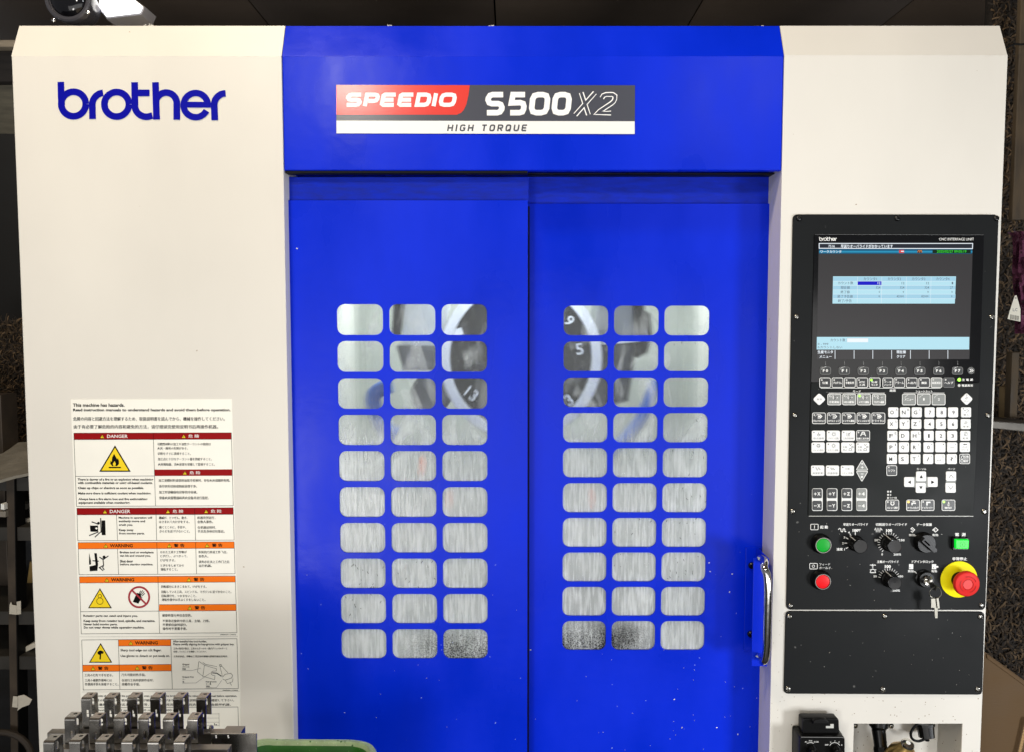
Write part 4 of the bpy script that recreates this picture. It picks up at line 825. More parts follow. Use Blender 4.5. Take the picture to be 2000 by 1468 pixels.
for s_, j in ex:
    x = 1260 - 7 * j; y = 866 + 210 * j
    mk = [[('l', [(x + 92, y + 30), (x + 136, y + 60), (x + 92, y + 96)], .7), ('l', [(x + 50, y + 58), (x + 90, y + 58)], 1.0)], [('l', [(x + 58, y + 86), (x + 92, y + 36)], .7), ('l', [(x + 74, y + 92), (x + 108, y + 42)], .7), ('l', [(x + 90, y + 92), (x + 122, y + 50)], .7)], [('l', [(x + 64, y + 88), (x + 98, y + 28)], .7), ('l', [(x + 82, y + 94), (x + 116, y + 34)], .7), ('c', ((x + 98, y + 56), 34), .6)]][j]
    key(K2, x, y, x + 180, y + 180, 'white', [(s_, x + 44, y + 118, x + 138, y + 152, 0)], (x + 38, y + 26, 3) if j == 0 else None, r=2.6, marks=mk)
for j, rw in enumerate((('P', 'I', 'Q', 'J', 'R', 'K', '0', '#', '.', "'", '-', '+'), ('M', '(', 'S', ')', 'T', '=', '/', '*', '_', '[', '?', ']'))):
    y = 266 + 187 * j; sh = -6 * j
    for i in range(6):
        x = (106 + 187 * i if i < 3 else 684 + 188.5 * (i - 3)) + sh; big, sm = rw[2 * i], rw[2 * i + 1]
        if big == '.': t_ = [('.', x + 70, y + 104, x + 80, y + 114, .02)]
        elif big == '-': t_ = [('-', x + 48, y + 76, x + 106, y + 81, 0)]
        elif big == '_': t_ = []
        else: t_ = [(big, x + (36 if i < 3 else 56), y + 52, x + (84 if i < 3 else 98), y + 112, .012)]
        if sm in "'*+#=": t_.append((sm, x + 118, y + 24, x + 138, y + 44, .01, 1))
        else: t_.append((sm, x + 122, y + 22, x + 138, y + 58, 0, 1))
        key(K4, x, y, x + 162, y + 160, 'white', t_, r=2.6, marks=[('l', [(x + 34, y + 84), (x + 34, y + 106), (x + 88, y + 106), (x + 88, y + 84)], .7)] if big == '_' else ())
key(K4, 1262, 266, 1424, 424, 'white', [('バック', 1300, 330, 1384, 360, 0), ('スペース', 1284, 374, 1398, 400, 0)], r=2.6, marks=[('l', [(1326, 300), (1378, 300)], 1.3, 1), ('p', [(1314, 300), (1334, 288), (1334, 312)], 1)])
key(K4, 1252, 450, 1424, 612, 'dark', [('EOB', 1318, 476, 1402, 512), ('設定', 1322, 544, 1398, 584)], r=3, marks=[('l', [(1272, 530), (1402, 530)], .9), ('l', [(1284, 514), (1296, 486), (1312, 474)], 1), ('c', ((1296, 562), 20), 1)])
key(K4, 92, 634, 262, 800, 'dark', [('シフト', 122, 698, 230, 736)], (130, 664, 0), r=3)
# cursor and page keys
for pts in ([(520, 815), (740, 815), (765, 815), (765, 985), (520, 985)], [(1040, 880), (1200, 880), (1196, 915), (1036, 915)]): fr_ = MB(); fr_.poly([K4(*p) for p in pts], prY, key_g); fr_.build('key_surround', unit)
pr.text('カーソル', *K4(576, 676), *K4(726, 708), prY, ink_w, bold=.02); pr.text('ページ', *K4(1070, 676), *K4(1184, 706), prY, ink_w, bold=.02)
for x, y, tr in ((566, 730, [(646, 786), (674, 836), (620, 836)]), (560, 914, [(642, 1014), (614, 966), (670, 966)]), (376, 820, [(432, 902), (482, 874), (482, 928)]), (750, 820, [(858, 902), (806, 874), (806, 928)])): key(K4, x, y, x + 160, y + 158, 'white', marks=[('p', tr, 1)], r=2.6)
key(K4, 1042, 730, 1204, 882, 'white', marks=[('l', [(1086, 838), (1122, 784), (1160, 836)], .8, 1)], r=2.6); key(K4, 1034, 914, 1198, 1070, 'white', marks=[('l', [(1078, 962), (1116, 1014), (1156, 962)], .8, 1)], r=2.6)
# middle left keys
def wm(x, y, s_, n_, F=K3, led=True, ext=()):
    return key(F, x, y, x + 212, y + 165, 'white', [(s_, x + 22, y + 108, x + 190, y + 140, 0, 1)], (x + 32, y + 30, 3) if led else None, r=3, marks=ext)
def gear(cx, cy, r): return [('c', ((cx, cy), r * .6), .8)] + [('l', [(cx + r * .8 * math.cos(R(a)), cy + r * .8 * math.sin(R(a))), (cx + r * 1.1 * math.cos(R(a)), cy + r * 1.1 * math.sin(R(a)))], .8) for a in range(0, 360, 45)]
wm(210, 80, '原点復帰', 0, ext=[('c', ((316, 148), 18), .8), ('l', [(316, 106), (316, 148), (356, 148)], .8)])
wm(448, 80, 'マガジン正転', 0, ext=gear(560, 136, 34)); wm(685, 80, '工具交換準備', 0, ext=[('l', [(766, 110), (766, 164), (820, 164)], .7), ('l', [(786, 148), (830, 106)], .8), ('c', ((800, 136), 16), .7)])
key(K3, 915, 75, 1137, 250, 'dark', [('自動工具交換', 930, 190, 1116, 222)], (952, 108, 0), marks=[('l', [(985, 166), (1000, 134), (1052, 134), (1066, 166)], 1.8), ('l', [(1002, 130), (1012, 104), (1042, 104), (1052, 130)], 1.8)])
wm(204, 268, 'パレット割出', 0, ext=[('c', ((314, 322), 26), .8), ('l', [(290, 308), (340, 308)], .9), ('l', [(290, 330), (340, 330)], .9)]); wm(440, 268, 'マガジン逆転', 0, ext=gear(556, 322, 34))
for x, s2 in ((678, '停止'), (914, '正転')):
    key(K3, x, 268, x + 212, 432, 'white', [('主軸', x + 24, 326, x + 92, 358, 0, 1), (s2, x + 24, 374, x + 92, 404, 0, 1)], (x + 30, 294, 3) if s2 != '停止' else None, r=3, marks=[('l', [(x + 124, 292), (x + 146, 322), (x + 168, 292)], .8), ('l', [(x + 118, 394), (x + 130, 364), (x + 158, 364), (x + 170, 394), (x + 118, 394)], .9), ('c', ((x + 178, 342), 13), 1)])
wm(198, 635, '高速移動', 0, ext=[('l', [(262, 676), (280, 670), (290, 708), (304, 708), (312, 672), (326, 674), (334, 706), (350, 700)], .9)])
wm(434, 635, '低速移動', 0, ext=[('l', [(504, 680), (516, 672), (522, 706), (534, 674), (542, 706), (554, 674), (562, 706), (576, 690)], .9)]); wm(670, 635, 'ステップ移動', 0, ext=[('l', [(740, 690), (804, 690)], .9), ('p', [(790, 680), (816, 690), (790, 700)], 1)])
key(K3, 918, 548, 1102, 708, 'grey', [('早', 992, 596, 1030, 624, .05)], kshape=quadr([(1010, 540), (1110, 712), (910, 712)], k=22), marks=[('l', [(990, 664), (1034, 664)], 1.3), ('l', [(1012, 644), (1012, 684)], 1.3)], label='grey upward triangle key')
key(K3, 918, 724, 1102, 888, 'grey', [('遅', 986, 800, 1026, 832, .05)], kshape=quadr([(910, 724), (1108, 724), (1006, 898)], k=22), marks=[('l', [(988, 770), (1032, 770)], 1.3)], label='grey downward triangle key')
for i, s_ in enumerate('XYZ4'):
    x = 212 + 235.5 * i; fr_ = MB(); fr_.prism(rr(*K3(x, 1000), *K3(x + 170, 1358), 3.6), prY - .0002, .0002, ink_w); fr_.build('key_surround', unit)
    for y, sg in ((1010, '+'), (1200, '-')):
        g_ = 'grey' if s_ == '4' else 'dark'
        k = MB(); a = K3(x + 10, y); b = K3(x + 158, y + 148); k.prism(rr(a[0], a[1], b[0], b[1], 2.6), kY, .0011, key_g if g_ == 'grey' else key_k, .0004)
        p0, p1 = K3(x + 30, y + 78), K3(x + 74, y + 78); k.line([p0, p1], 1.2, kY - .0001, ink_w)
        if sg == '+': k.line([K3(x + 52, y + 56), K3(x + 52, y + 100)], 1.2, kY - .00012, ink_w)
        p0, p1 = K3(x + 84, y + 50), K3(x + 134, y + 104); k.text(s_, p0[0], p0[1], p1[0], p1[1], kY - .0001, ink_w, bold=.04); k.build('key', unit)
# bottom right keys
for x, s_, led, lab in ((76, 'パレット選択', 0, None), (406, 'クーラントポンプ', 2, None), (638, 'チップシャワー', 0, None), (970, '機内灯', 1, None)):
    w_ = 220; cx = x + 112; mk = {76: [('c', ((cx, 1240), 26), 1.8), ('l', [(cx - 34, 1212), (cx + 34, 1212)], 1.6)], 406: [('l', [(cx - 18, 1268), (cx - 18, 1236), (cx + 44, 1236)], 2.4), ('l', [(cx + 10, 1236), (cx + 10, 1210)], 1.6), ('l', [(cx - 12, 1208), (cx + 34, 1208)], 1.6)], 638: [('l', [(cx - 12, 1272), (cx - 12, 1222), (cx + 44, 1222)], 2.8)], 970: [('p', [(cx, 1208), (cx + 24, 1264), (cx - 24, 1264)], 1), ('c', ((cx, 1262), 14), 1.2)]}[x]
    key(K4, x, 1180, x + w_, 1358, 'dark', [(s_, x + (22 if len(s_) > 3 else 50), 1292, x + w_ - (22 if len(s_) > 3 else 58), 1326)], (x + 38, 1216, led), marks=mk)
for y, s_ in ((1052, '1'), (1102, '2'), (1150, '1↔2')): p = K4(118, y); pr.disc(p[0], p[1], 2.0, prY - .0001, led_off, 12); pr.text(s_, *K4(148, y - 14), *K4(170 if len(s_) == 1 else 256, y + 14), prY - .0001, ink_w, bold=.03)
split_build(pr, 'legend', [(1690, 758), (1690, 765), (1745, 761), (1805, 764), (1890, 742), (1890, 752), (1800, 914), (1857, 914), (1740, 965), (1800, 940), (1857, 940)] + [(1612 + 37 * i, 708) for i in range(8)], unit)

# print directly on the operation panel
pp = MB(); ppY = opY - .0001
def t5(s_, x0, y0, x1, y1, F=K5, **k): a = F(x0, y0); b = F(x1, y1); pp.text(s_, a[0], a[1], b[0], b[1], ppY, ink_w, bold=k.pop('bold', .03), **k)
def l5(pts, w, F=K5, closed=False): pp.line([F(*p) for p in pts], w, ppY, ink_w, closed)
l5(rr(176, 132, 286, 214, 12), 1.1, closed=True); l5([(232, 150), (232, 196)], 1.4); t5('起 動', 316, 152, 428, 198)
l5(rr(162, 708, 274, 790, 12), 1.1, closed=True); a_ = K5(216, 749); pp.ring(a_[0], a_[1], 2.4, .9, ppY, ink_w); t5('フィード', 304, 706, 464, 740, bold=.01); t5('ホールド', 304, 758, 472, 792, bold=.01)
t5('早送りオーバライド', 656, 116, 1018, 156); t5('切削送りオーバライド', 1132, 116, 1592, 156); t5('主軸オーバライド', 1152, 664, 1470, 704)
l5([(584, 212), (600, 192), (618, 200), (622, 236), (638, 246), (650, 232), (652, 204), (670, 196), (678, 212), (680, 240), (698, 240)], 1.4)
l5([(1116, 220), (1130, 190), (1140, 248), (1154, 190), (1166, 250), (1180, 190), (1192, 250), (1206, 192), (1228, 220)], 1.4)
t5('100%', 792, 202, 918, 246, bold=.05); t5('100', 1284, 202, 1374, 246, bold=.05); t5('100', 1266, 732, 1356, 778, bold=.05)
for s_, x0, y0, x1, y1 in (('4', 724, 238, 750, 270), ('3', 660, 310, 684, 342), ('2', 638, 396, 662, 428), ('速度 1', 558, 480, 674, 520), ('50', 1114, 350, 1166, 384), ('0', 1214, 560, 1240, 592), ('50', 1100, 882, 1148, 916)): t5(s_, x0, y0, x1, y1)
t5('150', 115, 318, 182, 348, K6); t5('150', 102, 800, 164, 830, K6); t5('200%', 36, 508, 136, 538, K6); t5('200%', 20, 990, 122, 1020, K6)
def ticks(c, a0, a1, n, r0, r1, w=1.0, skip=()):
    for i in range(n):
        if i in skip: continue
        a = R(a0 + (a1 - a0) * i / (n - 1)); pp.line([(c[0] + r0 * math.cos(a), c[1] - r0 * math.sin(a)), (c[0] + r1 * math.cos(a), c[1] - r1 * math.sin(a))], w, ppY, ink_w)
k1 = (1670.5, 1059.5); k2 = (1736, 1059.5); k3 = (1736.5, 1130)
ticks(k1, 210, 90, 5, 15.5, 21.5, 1.5)
ticks(k2, 232, -52, 21, 17, 22, .95); ticks(k3, 168, -52, 17, 17, 22, .95)
# spindle symbol
l5([(1046, 736), (1066, 730), (1088, 752), (1110, 730), (1134, 736)], 1.4); l5([(1088, 716), (1088, 770)], 2.2); l5([(1050, 844), (1062, 806), (1090, 790), (1118, 806), (1130, 844), (1050, 844)], 1.6); l5([(1046, 800), (1066, 806)], 1.2); l5([(1112, 806), (1140, 800)], 1.2)
t5('データ保護', 342, 106, 546, 144, K6); t5('ドアインタロック', 280, 602, 568, 638, K6); t5('無効', 242, 248, 322, 280, K6); t5('有効', 552, 248, 630, 280, K6); t5('無効', 228, 730, 304, 762, K6); t5('有効', 540, 730, 614, 762, K6)
for pts in ([(328, 270), (362, 302)], [(542, 268), (512, 294)], [(314, 748), (348, 780)], [(526, 752), (504, 772)]): l5(pts, 1.7, K6)
l5([(264, 186), (286, 164), (318, 194), (290, 226), (266, 214)], 1.3, K6); l5([(276, 192), (300, 200)], 1.6, K6); l5([(556, 196), (594, 166), (628, 196), (594, 224), (572, 206)], 1.4, K6); l5([(552, 198), (594, 196)], 2, K6)
a_ = K6(270, 686); b_ = K6(576, 686); pp.rect(a_[0] - 4.2, a_[1] - 5, a_[0] + 4.2, a_[1] + 5, ppY, ink_w); pp.disc(a_[0] - 2.2, a_[1] + 2.2, .9, ppY - .00005, ink_k, 8); pp.rect(b_[0] - 4.2, b_[1] - 5, b_[0] + 4.2, b_[1] + 5, ppY, ink_w); pp.rect(b_[0] + 2, b_[1] - 1.4, b_[0] + 8.4, b_[1] + 2, ppY - .00005, ink_w); pp.disc(b_[0] - 1, b_[1] + 2.2, .9, ppY - .0001, ink_k, 8)
t5('電  源', 858, 236, 998, 282, K6); t5('非常停止', 820, 560, 1014, 602, K6)
split_build(pp, 'legend', [(1600, 1027), (1603, 1105), (1670, 1050), (1737, 1045), (1737, 1115), (1804, 1040), (1804, 1112), (1878, 1042), (1873, 1090)], panel)

def mm(px_): return px_ * S(1700, 1080, opY)
# push buttons
for (bx, by), (cx, cy), m_, lab in (((1602.6, 1060), (1606.5, 1063), btn_g, 'round green start button'), ((1601.8, 1130.5), (1604.8, 1134), btn_r, 'round red hold button')):
    c = P(bx, by, opY); b = MB(); b.lathe(c, (0, -1, 0), [(0, mm(19.5)), (.003, mm(19.5)), (.0045, mm(18)), (.010, mm(16.8)), (.0118, mm(16)), (.012, mm(14.3)), (.0095, mm(14.0))], blkplastic, 36); o = b.build('push_button', panel, label=lab)
    rg = MB(); rg.lathe(c, (0, -1, 0), [(.0118, mm(15.2)), (.0124, mm(15.0)), (.0124, mm(14.1)), (.0118, mm(14))], screwm, 36, caps=False); rg.build('bezel_ring', o)
    b2 = MB(); b2.lathe(c, (0, -1, 0), [(.009, mm(13.5)), (.0112, mm(13.5)), (.0118, mm(12.6)), (.0122, mm(8)), (.0123, mm(.01))], m_, 32); b2.build('button_cap', o)
# rotary knobs
for (bx, by), ang in ((k1, 130), (k2, 118), (k3, 118)):
    c = P(bx, by, opY); b = MB(); r_ = mm(14.2)
    b.lathe(c, (0, -1, 0), [(0, r_ * 1.13), (.003, r_ * 1.1), (.004, r_ * .98)], blkplastic, 36)
    b.lathe(c, (0, -1, 0), [(.003, r_), (.018, r_ * .96)], blkplastic, 36, flute=1, fd=.0008)
    b.lathe(c, (0, -1, 0), [(.0182, r_ * .98), (.0195, r_ * .95), (.020, r_ * .88), (.0198, 0.0001)], glossblk, 36)
    o = b.build('rotary_knob', panel)
    a = R(ang); u = Vector((math.cos(a), 0, math.sin(a))); pt = MB(); t_ = Vector((-u.z, 0, u.x)) * .0007
    pA = c + u * r_ * 1.0 + Vector((0, -.003, 0)); pB = c + u * r_ * 1.0 + Vector((0, -.019, 0)); e_ = u * .0006
    pC = c + u * r_ * 1.35 + Vector((0, -.002, 0))
    nb = c + u * r_ * 1.33
    pt.add([pA - t_ * 3.4, nb - t_ * 2 + Vector((0, -.002, 0)), nb + t_ * 2 + Vector((0, -.002, 0)), pA + t_ * 3.4, pB - t_ * 3.4 , pB + t_ * 3.4, nb + t_ * 2, nb - t_ * 2], [(0, 1, 2, 3), (0, 4, 7, 1), (4, 5, 6, 7), (5, 3, 2, 6)], blkplastic)
    pt.add([pB - t_ + e_ + Vector((0, -.0003, 0)), pB + t_ + e_ + Vector((0, -.0003, 0)), nb + t_ + Vector((0, -.0024, 0)) + e_, nb - t_ + Vector((0, -.0024, 0)) + e_], [(0, 1, 2, 3), (3, 2, 1, 0)], ink_w)
    pt.build('pointer', o)
# selector
c = P(1803.5, 1057.5, opY); b = MB(); b.lathe(c, (0, -1, 0), [(0, mm(20)), (.003, mm(20)), (.0045, mm(18.6)), (.009, mm(18)), (.011, mm(17)), (.011, mm(15))], blkplastic, 36); o = b.build('selector_switch', panel)
a = R(-42); u = Vector((math.cos(a), 0, math.sin(a))); t_ = Vector((-u.z, 0, u.x)); L_ = mm(16.5); W_ = mm(4.6)
b = MB(); vs = []
for y_, f_ in ((-.010, 1.0), (-.019, .96)):
    for sx, sy in ((-1, -1), (1, -1), (1.25, 0), (1, 1), (-1, 1)): vs.append(c + u * L_ * sx * f_ + t_ * W_ * sy * f_ + Vector((0, y_, 0)))
b.add(vs, [tuple(range(5, 10)), tuple(range(5))[::-1]] + [(i, (i + 1) % 5, 5 + (i + 1) % 5, 5 + i) for i in range(5)], blkplastic)
q0 = c + Vector((0, -.0192, 0)) - u * L_ * .80; q1 = c + Vector((0, -.0192, 0)) + u * L_ * .05
b.add([q0 - t_ * .0012, q1 - t_ * .0012, q1 + t_ * .0012, q0 + t_ * .0012], [(0, 1, 2, 3), (3, 2, 1, 0)], ink_w); b.build('lever', o)
# key switch
c = P(1804.5, 1128, opY); b = MB(); b.lathe(c, (0, -1, 0), [(0, mm(17.5)), (.002, mm(17.5)), (.003, mm(15.5)), (.008, mm(15)), (.0095, mm(14.4)), (.0095, mm(10))], blkplastic, 36); o = b.build('key_switch', panel)
b = MB(); b.lathe(c, (0, -1, 0), [(.006, mm(9)), (.0125, mm(9)), (.0135, mm(8.2)), (.0132, mm(4)), (.0128, .0001)], chrome, 28); b.build('lock_barrel', o)
# power button
b = MB(); b.prism(quadr([(1861, 1049), (1892, 1049), (1892, 1073), (1861, 1073)], k=2), opY - .006, .0058, blkplastic, .0008); o = b.build('power_button', panel)
b = MB(); b.prism(quadr([(1867, 1052.7), (1893.2, 1053), (1892.6, 1071.2), (1867, 1071)], k=1.6), opY - .011, .0049, ygreen, .0012)
gd = mat('power_symbol_green', (0, 90, 20), .5); b.ring(1880, 1062.3, 5.2, .8, opY - .01105, gd); b.line([(1880, 1059.8), (1880, 1064.8)], .9, opY - .01107, gd); b.build('button_cap', o)
# emergency stop
c = P(1872.5, 1130.2, opY); b = MB(); b.lathe(c, (0, -1, 0), [(0, mm(36)), (.001, mm(36)), (.0012, mm(35.4))], yplate, 56); o = b.build('emergency_stop', panel, label='red mushroom button on yellow disc')
b = MB(); b.lathe(c, (0, -1, 0), [(.001, mm(15.5)), (.010, mm(15)), (.010, mm(13)), (.018, mm(13))], blkmatte, 32); b.build('stem', o)
b = MB(); b.lathe(c, (0, -1, 0), [(.014, mm(15)), (.017, mm(23)), (.019, mm(24.4)), (.0235, mm(24.4)), (.0255, mm(23)), (.0265, mm(20)), (.027, mm(10.2)), (.0272, mm(9.8)), (.0264, mm(9.2)), (.0264, mm(.02))], mush, 44); mr_ = b.build('mushroom_head', o)
b = MB(); cc = c + Vector((0, -.0269, 0)); px3 = lambda r, a: cc + Vector((r * math.cos(a), -(.0003), r * math.sin(a)))
for a0, a1 in ((20, 110), (150, 235), (285, 350)):
    pts = [px3(mm(15.5), R(a0 + (a1 - a0) * i / 12)) for i in range(13)]; b.tube(pts, .00035, mushd, n=5)
b.tube([px3(mm(9.9), R(i * 15)) for i in range(25)], .0003, mushd, n=5); b.build('arrow_groove', o)

# ---------------------------------------------------------------- recess, lower right
RD = 0.052
rc = MB(); hx0, hx1, hz0, hz1 = hol
rc.box(hx0 - .03, hx1 + .0, RD, RD + .002, hz0 - .02, hz1 + .02, white)
rc.add([(hx0, .0031, hz0), (hx0, RD, hz0), (hx0, RD, hz1), (hx0, .0031, hz1)], [(0, 1, 2, 3), (3, 2, 1, 0)], white)
rc.add([(hx1, .0031, hz0), (hx1 - .012, RD, hz0), (hx1 - .012, RD, hz1), (hx1, .0031, hz1)], [(0, 1, 2, 3), (3, 2, 1, 0)], white)
rc.add([(hx0, .0031, hz1), (hx1, .0031, hz1), (hx1, RD, hz1), (hx0, RD, hz1)], [(0, 1, 2, 3), (3, 2, 1, 0)], white)
recess = rc.build('connector_recess', mach)
KK = zoomer(1660, 1380, 7.69)
for x, y in ((80, 278), (620, 280)): screw(*KK(x, y), recess, RD - .001)
pc = MB(); c0 = P(*KK(430, 225), RD - .022); c1 = P(*KK(430, 330), RD - .026); c2 = P(*KK(462, 590), RD - .034); c3 = P(*KK(500, 900), RD - .045)
d1 = (c1 - c0)
pc.lathe(c0 + Vector((0, 0, .004)), d1, [(0, .017), (.006, .0155), (.012, .0145), (d1.length, .0135), (d1.length + .004, .0115)], blkplastic, 24)
pc.lathe(c1, c2 - c1, [(0, .0112), ((c2 - c1).length, .0102), ((c2 - c1).length + .002, .0085)], blkplastic, 24)
pc.lathe(c2, c3 - c2, [(0.0, .0115), (.004, .0125), (.03, .0125), (.05, .009)], blkplastic, 16, flute=1, fd=.001)
pc.build('cable_plug', None, 'black round cable plug hanging in the cream recess beside the capped socket', None, 'cable plug')
cp_ = MB(); c0 = P(*KK(1125, 245), RD - .02); c1 = P(*KK(1150, 425), RD - .025)
cp_.lathe(c0, c1 - c0, [(0, .015), (.004, .015), (.0045, .0135), (.022, .0125), (.0225, .006)], blkplastic, 20, flute=1, fd=.0009)
cp_.lathe(c1, c1 - c0, [(-.003, .0035), (.006, .003), (.007, .004), (.009, .003)], blkplastic, 12)
sck = cp_.build('capped_socket', recess, label='black ribbed socket cap with strap loop')
lp_ = MB(); lp_.tube([P(*KK(x, y), RD - .03) for x, y in ((1020, 255), (960, 300), (905, 390), (930, 480), (1010, 515), (1080, 500), (1160, 455))], .0022, blkmatte, n=8, smooth=2); lp_.build('strap', sck)
gb = MB(); g0 = P(*KK(872, 545), -.03); ax = Vector((.06, -.5, 1)).normalized()
gb.lathe(g0, -ax, [(.003, .0095), (.012, .0125), (.026, .022), (.05, .026), (.12, .026)], brass, 28)
gbo = gb.build('brass_nozzle', None, 'brass tapered air gun tip with silver cap standing in the recess', None, 'nozzle')
gc = MB(); gc.lathe(g0, -ax, [(-.002, .0072), (-.0012, .0092), (.0012, .0102), (.003, .0102), (.004, .0088)], chrome, 28)
gc.lathe(g0, ax, [(.0019, .007), (.0021, .0002)], key_w, 24); gc.build('cap', gbo)

# ---------------------------------------------------------------- hand pendant and its cradle
PZ = zoomer(1540, 1380, 14.286); pY = -.040
pe = empty('hand_pulse_pendant', P(1607, 1560, -.02), 'black handheld pendant box with two dials hanging in its cradle', 'control pendant')
pb = MB(); zc0 = P(1607, 1600, pY).z
lft = P(*PZ(318, 1000), pY).x; rgt = P(*PZ(1572, 1000), pY).x; ztp = P(*PZ(900, 830), pY).z
pb.prism(rr(lft, zc0, rgt, ztp, .004, 4), pY, .030, blkplastic, .0016, px=False); pb.build('pendant_body', pe)
pb = MB(); pb.prism([PZ(*p) for p in quadr([(150, 580), (1400, 600), (1590, 900), (1590, 2900), (130, 2900)], k=70)], -.0095, .0080, blkmatte, .003); pb.build('back_cover', pe)
cr = MB(); cY = -.028
fr = [PZ(*p) for p in quadr([(392, 318), (1412, 322), (1430, 800), (385, 800)], k=70)]
cr.prism(fr, cY, .018, blkplastic, .002); cr.prism([PZ(*p) for p in [(690, 480), (700, 410), (760, 355), (900, 332), (1010, 335), (1090, 365), (1135, 420), (1140, 490)]], cY - .008, .008, blkmatte, .002)
cr.build('cradle', pe)
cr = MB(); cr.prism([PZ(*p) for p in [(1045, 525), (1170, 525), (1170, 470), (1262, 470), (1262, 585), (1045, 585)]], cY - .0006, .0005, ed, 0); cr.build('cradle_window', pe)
ppn = MB(); py_ = pY - .0001
def tp(s_, x0, y0, x1, y1): a = PZ(x0, y0); b = PZ(x1, y1); ppn.text(s_, a[0], a[1], b[0], b[1], py_, ink_w, bold=.01)
tp('X1', 455, 945, 515, 985); tp('X10', 565, 918, 660, 958); tp('X100', 708, 945, 838, 988); tp('OFF', 1015, 1030, 1115, 1072); tp('X', 1162, 955, 1196, 995); tp('Y', 1278, 930, 1310, 970); tp('Z', 1395, 955, 1425, 995); tp('4', 1468, 1034, 1500, 1072)
ppn.line([PZ(*p) for p in [(515, 1010), (560, 995), (612, 985), (660, 990), (702, 1010)]], .8, py_, ink_w); ppn.line([PZ(*p) for p in arc(1292, 1140, 155, 156, 26, 14)], .8, py_, ink_w)
ppn.line([PZ(350, 834), PZ(1520, 842)], 1.0, py_, frame_g); ppn.build('dial_print', pe, smooth=False)
for x in (640, 1310):
    b = MB(); c = P(*PZ(x, 1190), pY); b.lathe(c, (0, -1, 0), [(0, .0085), (.003, .0082), (.012, .0072), (.0135, .0055), (.0135, .0001)], blkplastic, 24, flute=1, fd=.0006); b.build('dial_knob', pe)

# ---------------------------------------------------------------- keys in the switch
kc = empty('key_ring', P(1828, 1206, -.02), 'steel key in the black lock with a spare key hanging on a split ring', 'keys')
b = MB(); kA = P(1811, 1134, opY - .013); kB = P(1829, 1149, opY - .033)
d = (kB - kA).normalized(); s_ = d.cross(Vector((0, 0, 1))).normalized(); up = s_.cross(d)
def plate(mb, p0, p1, w0, w1, th, mt, side):
    nrm = (p1 - p0).cross(side).normalized(); vs = []
    for p, w_ in ((p0, w0), (p1, w1)):
        for a_, b_ in ((-1, -1), (1, -1), (1, 1), (-1, 1)): vs.append(p + side * w_ * a_ + nrm * th * b_)
    mb.add(vs, [(0, 1, 2, 3)[::-1], (4, 5, 6, 7), (0, 1, 5, 4), (1, 2, 6, 5), (2, 3, 7, 6), (3, 0, 4, 7)], mt)
plate(b, kA, kA.lerp(kB, .45), .0022, .0022, .0007, keym, up); plate(b, kA.lerp(kB, .40), kB, .0045, .004, .0009, keym, up); b.build('key', kc)
b = MB(); rcn = P(1827, 1156, opY - .030); rad = mm(11.2); b.tube([rcn + Vector((rad * math.cos(R(i * 12)), .001 * math.sin(R(i * 24)), rad * math.sin(R(i * 12)))) for i in range(31)], .00055, keym, n=8); b.build('split_ring', kc)
b = MB(); K6p = lambda x, y: P(*K6(x, y), opY - .024)
plate(b, K6p(578, 1112), K6p(578, 1232), .0052, .0052, .0009, keym, Vector((1, 0, 0))); plate(b, K6p(610, 1100), K6p(625, 1235), .0016, .0016, .003, keym, Vector((1, 0, 0)))
plate(b, K6p(600, 1232), K6p(603, 1372), .0026, .0020, .0008, keym, Vector((1, 0, 0))); b.build('key', kc)

# ================================================================== brackets in front
PITCHB = 0.030
rows3 = [(-.240, 158, 45.0, 1363, 1352), (-.305, 125.5, 48, 1403.5, 1391), (-.362, 84, 51, 1448, 1436)]
def bracket_mesh(w=.0128, d=.019, h=.10, hb=.031, t=.0015):
    """inverted U of bent sheet with slots; origin at the base centre of the front leg"""
    mb = MB(); x0, x1 = 0, w; r = .003
    def slot(cx, cz, sw, sh): return rr(cx - sw / 2, cz - sh / 2, cx + sw / 2, cz + sh / 2, sw / 2 * .98, 4)
    v, f = holed([(x0, 0), (x1, 0), (x1, h - r), (x0, h - r)], [slot(w * .64, h - .0215, .0036, .0105)], 0, t); mb.add(v, f, sheet)
    v, f = holed([(x0, h - hb), (x1, h - hb), (x1, h - r), (x0, h - r)], [slot(w * .5, h - .0135, .0034, .0095)], d - t, t); mb.add(v, f, sheet)
    v, f = holed([(x0, r), (x1, r), (x1, d - r), (x0, d - r)], [rr(w * .42, d * .52, w * .78, d * .72, .0012, 3)], 0, t); mb.add([(a, c, h - t + b) for a, b, c in v], [tuple(reversed(q)) for q in f], sheet)
    for yc, s0 in ((r, 180), (d - r, 90)):    # the two rounded bends
        vs = []; n = 6
        for i in range(n + 1):
            a = R(s0 - 90 * i / n) if s0 == 180 else R(90 - 90 * i / n)
            for rad_ in (r, r - t):
                for x in (x0, x1): vs.append((x, yc + rad_ * math.cos(a), h - r + rad_ * math.sin(a)))
        fs = []
        for i in range(n):
            o_ = i * 4; fs += [(o_, o_ + 1, o_ + 5, o_ + 4), (o_ + 2, o_ + 6, o_ + 7, o_ + 3), (o_, o_ + 4, o_ + 6, o_ + 2), (o_ + 1, o_ + 3, o_ + 7, o_ + 5)]
        mb.add(vs, fs, sheet)
    return mb
mb = bracket_mesh(); bme = bpy.data.meshes.new('bracket'); bme.from_pydata(mb.v, [], mb.f); bme.materials.append(sheet)
bme.polygons.foreach_set('use_smooth', [True] * len(bme.polygons)); bme.set_sharp_from_angle(angle=R(32))
boltm = MB(); boltm.lathe((0, 0, 0), (1, 0, 0), [(0, .0045), (.002, .0045), (.004, .003), (.0046, .0005)], screwm, 14)
bom = bpy.data.meshes.new('rivet'); bom.from_pydata([tuple(v) for v in boltm.v], [], boltm.f); bom.materials.append(screwm)
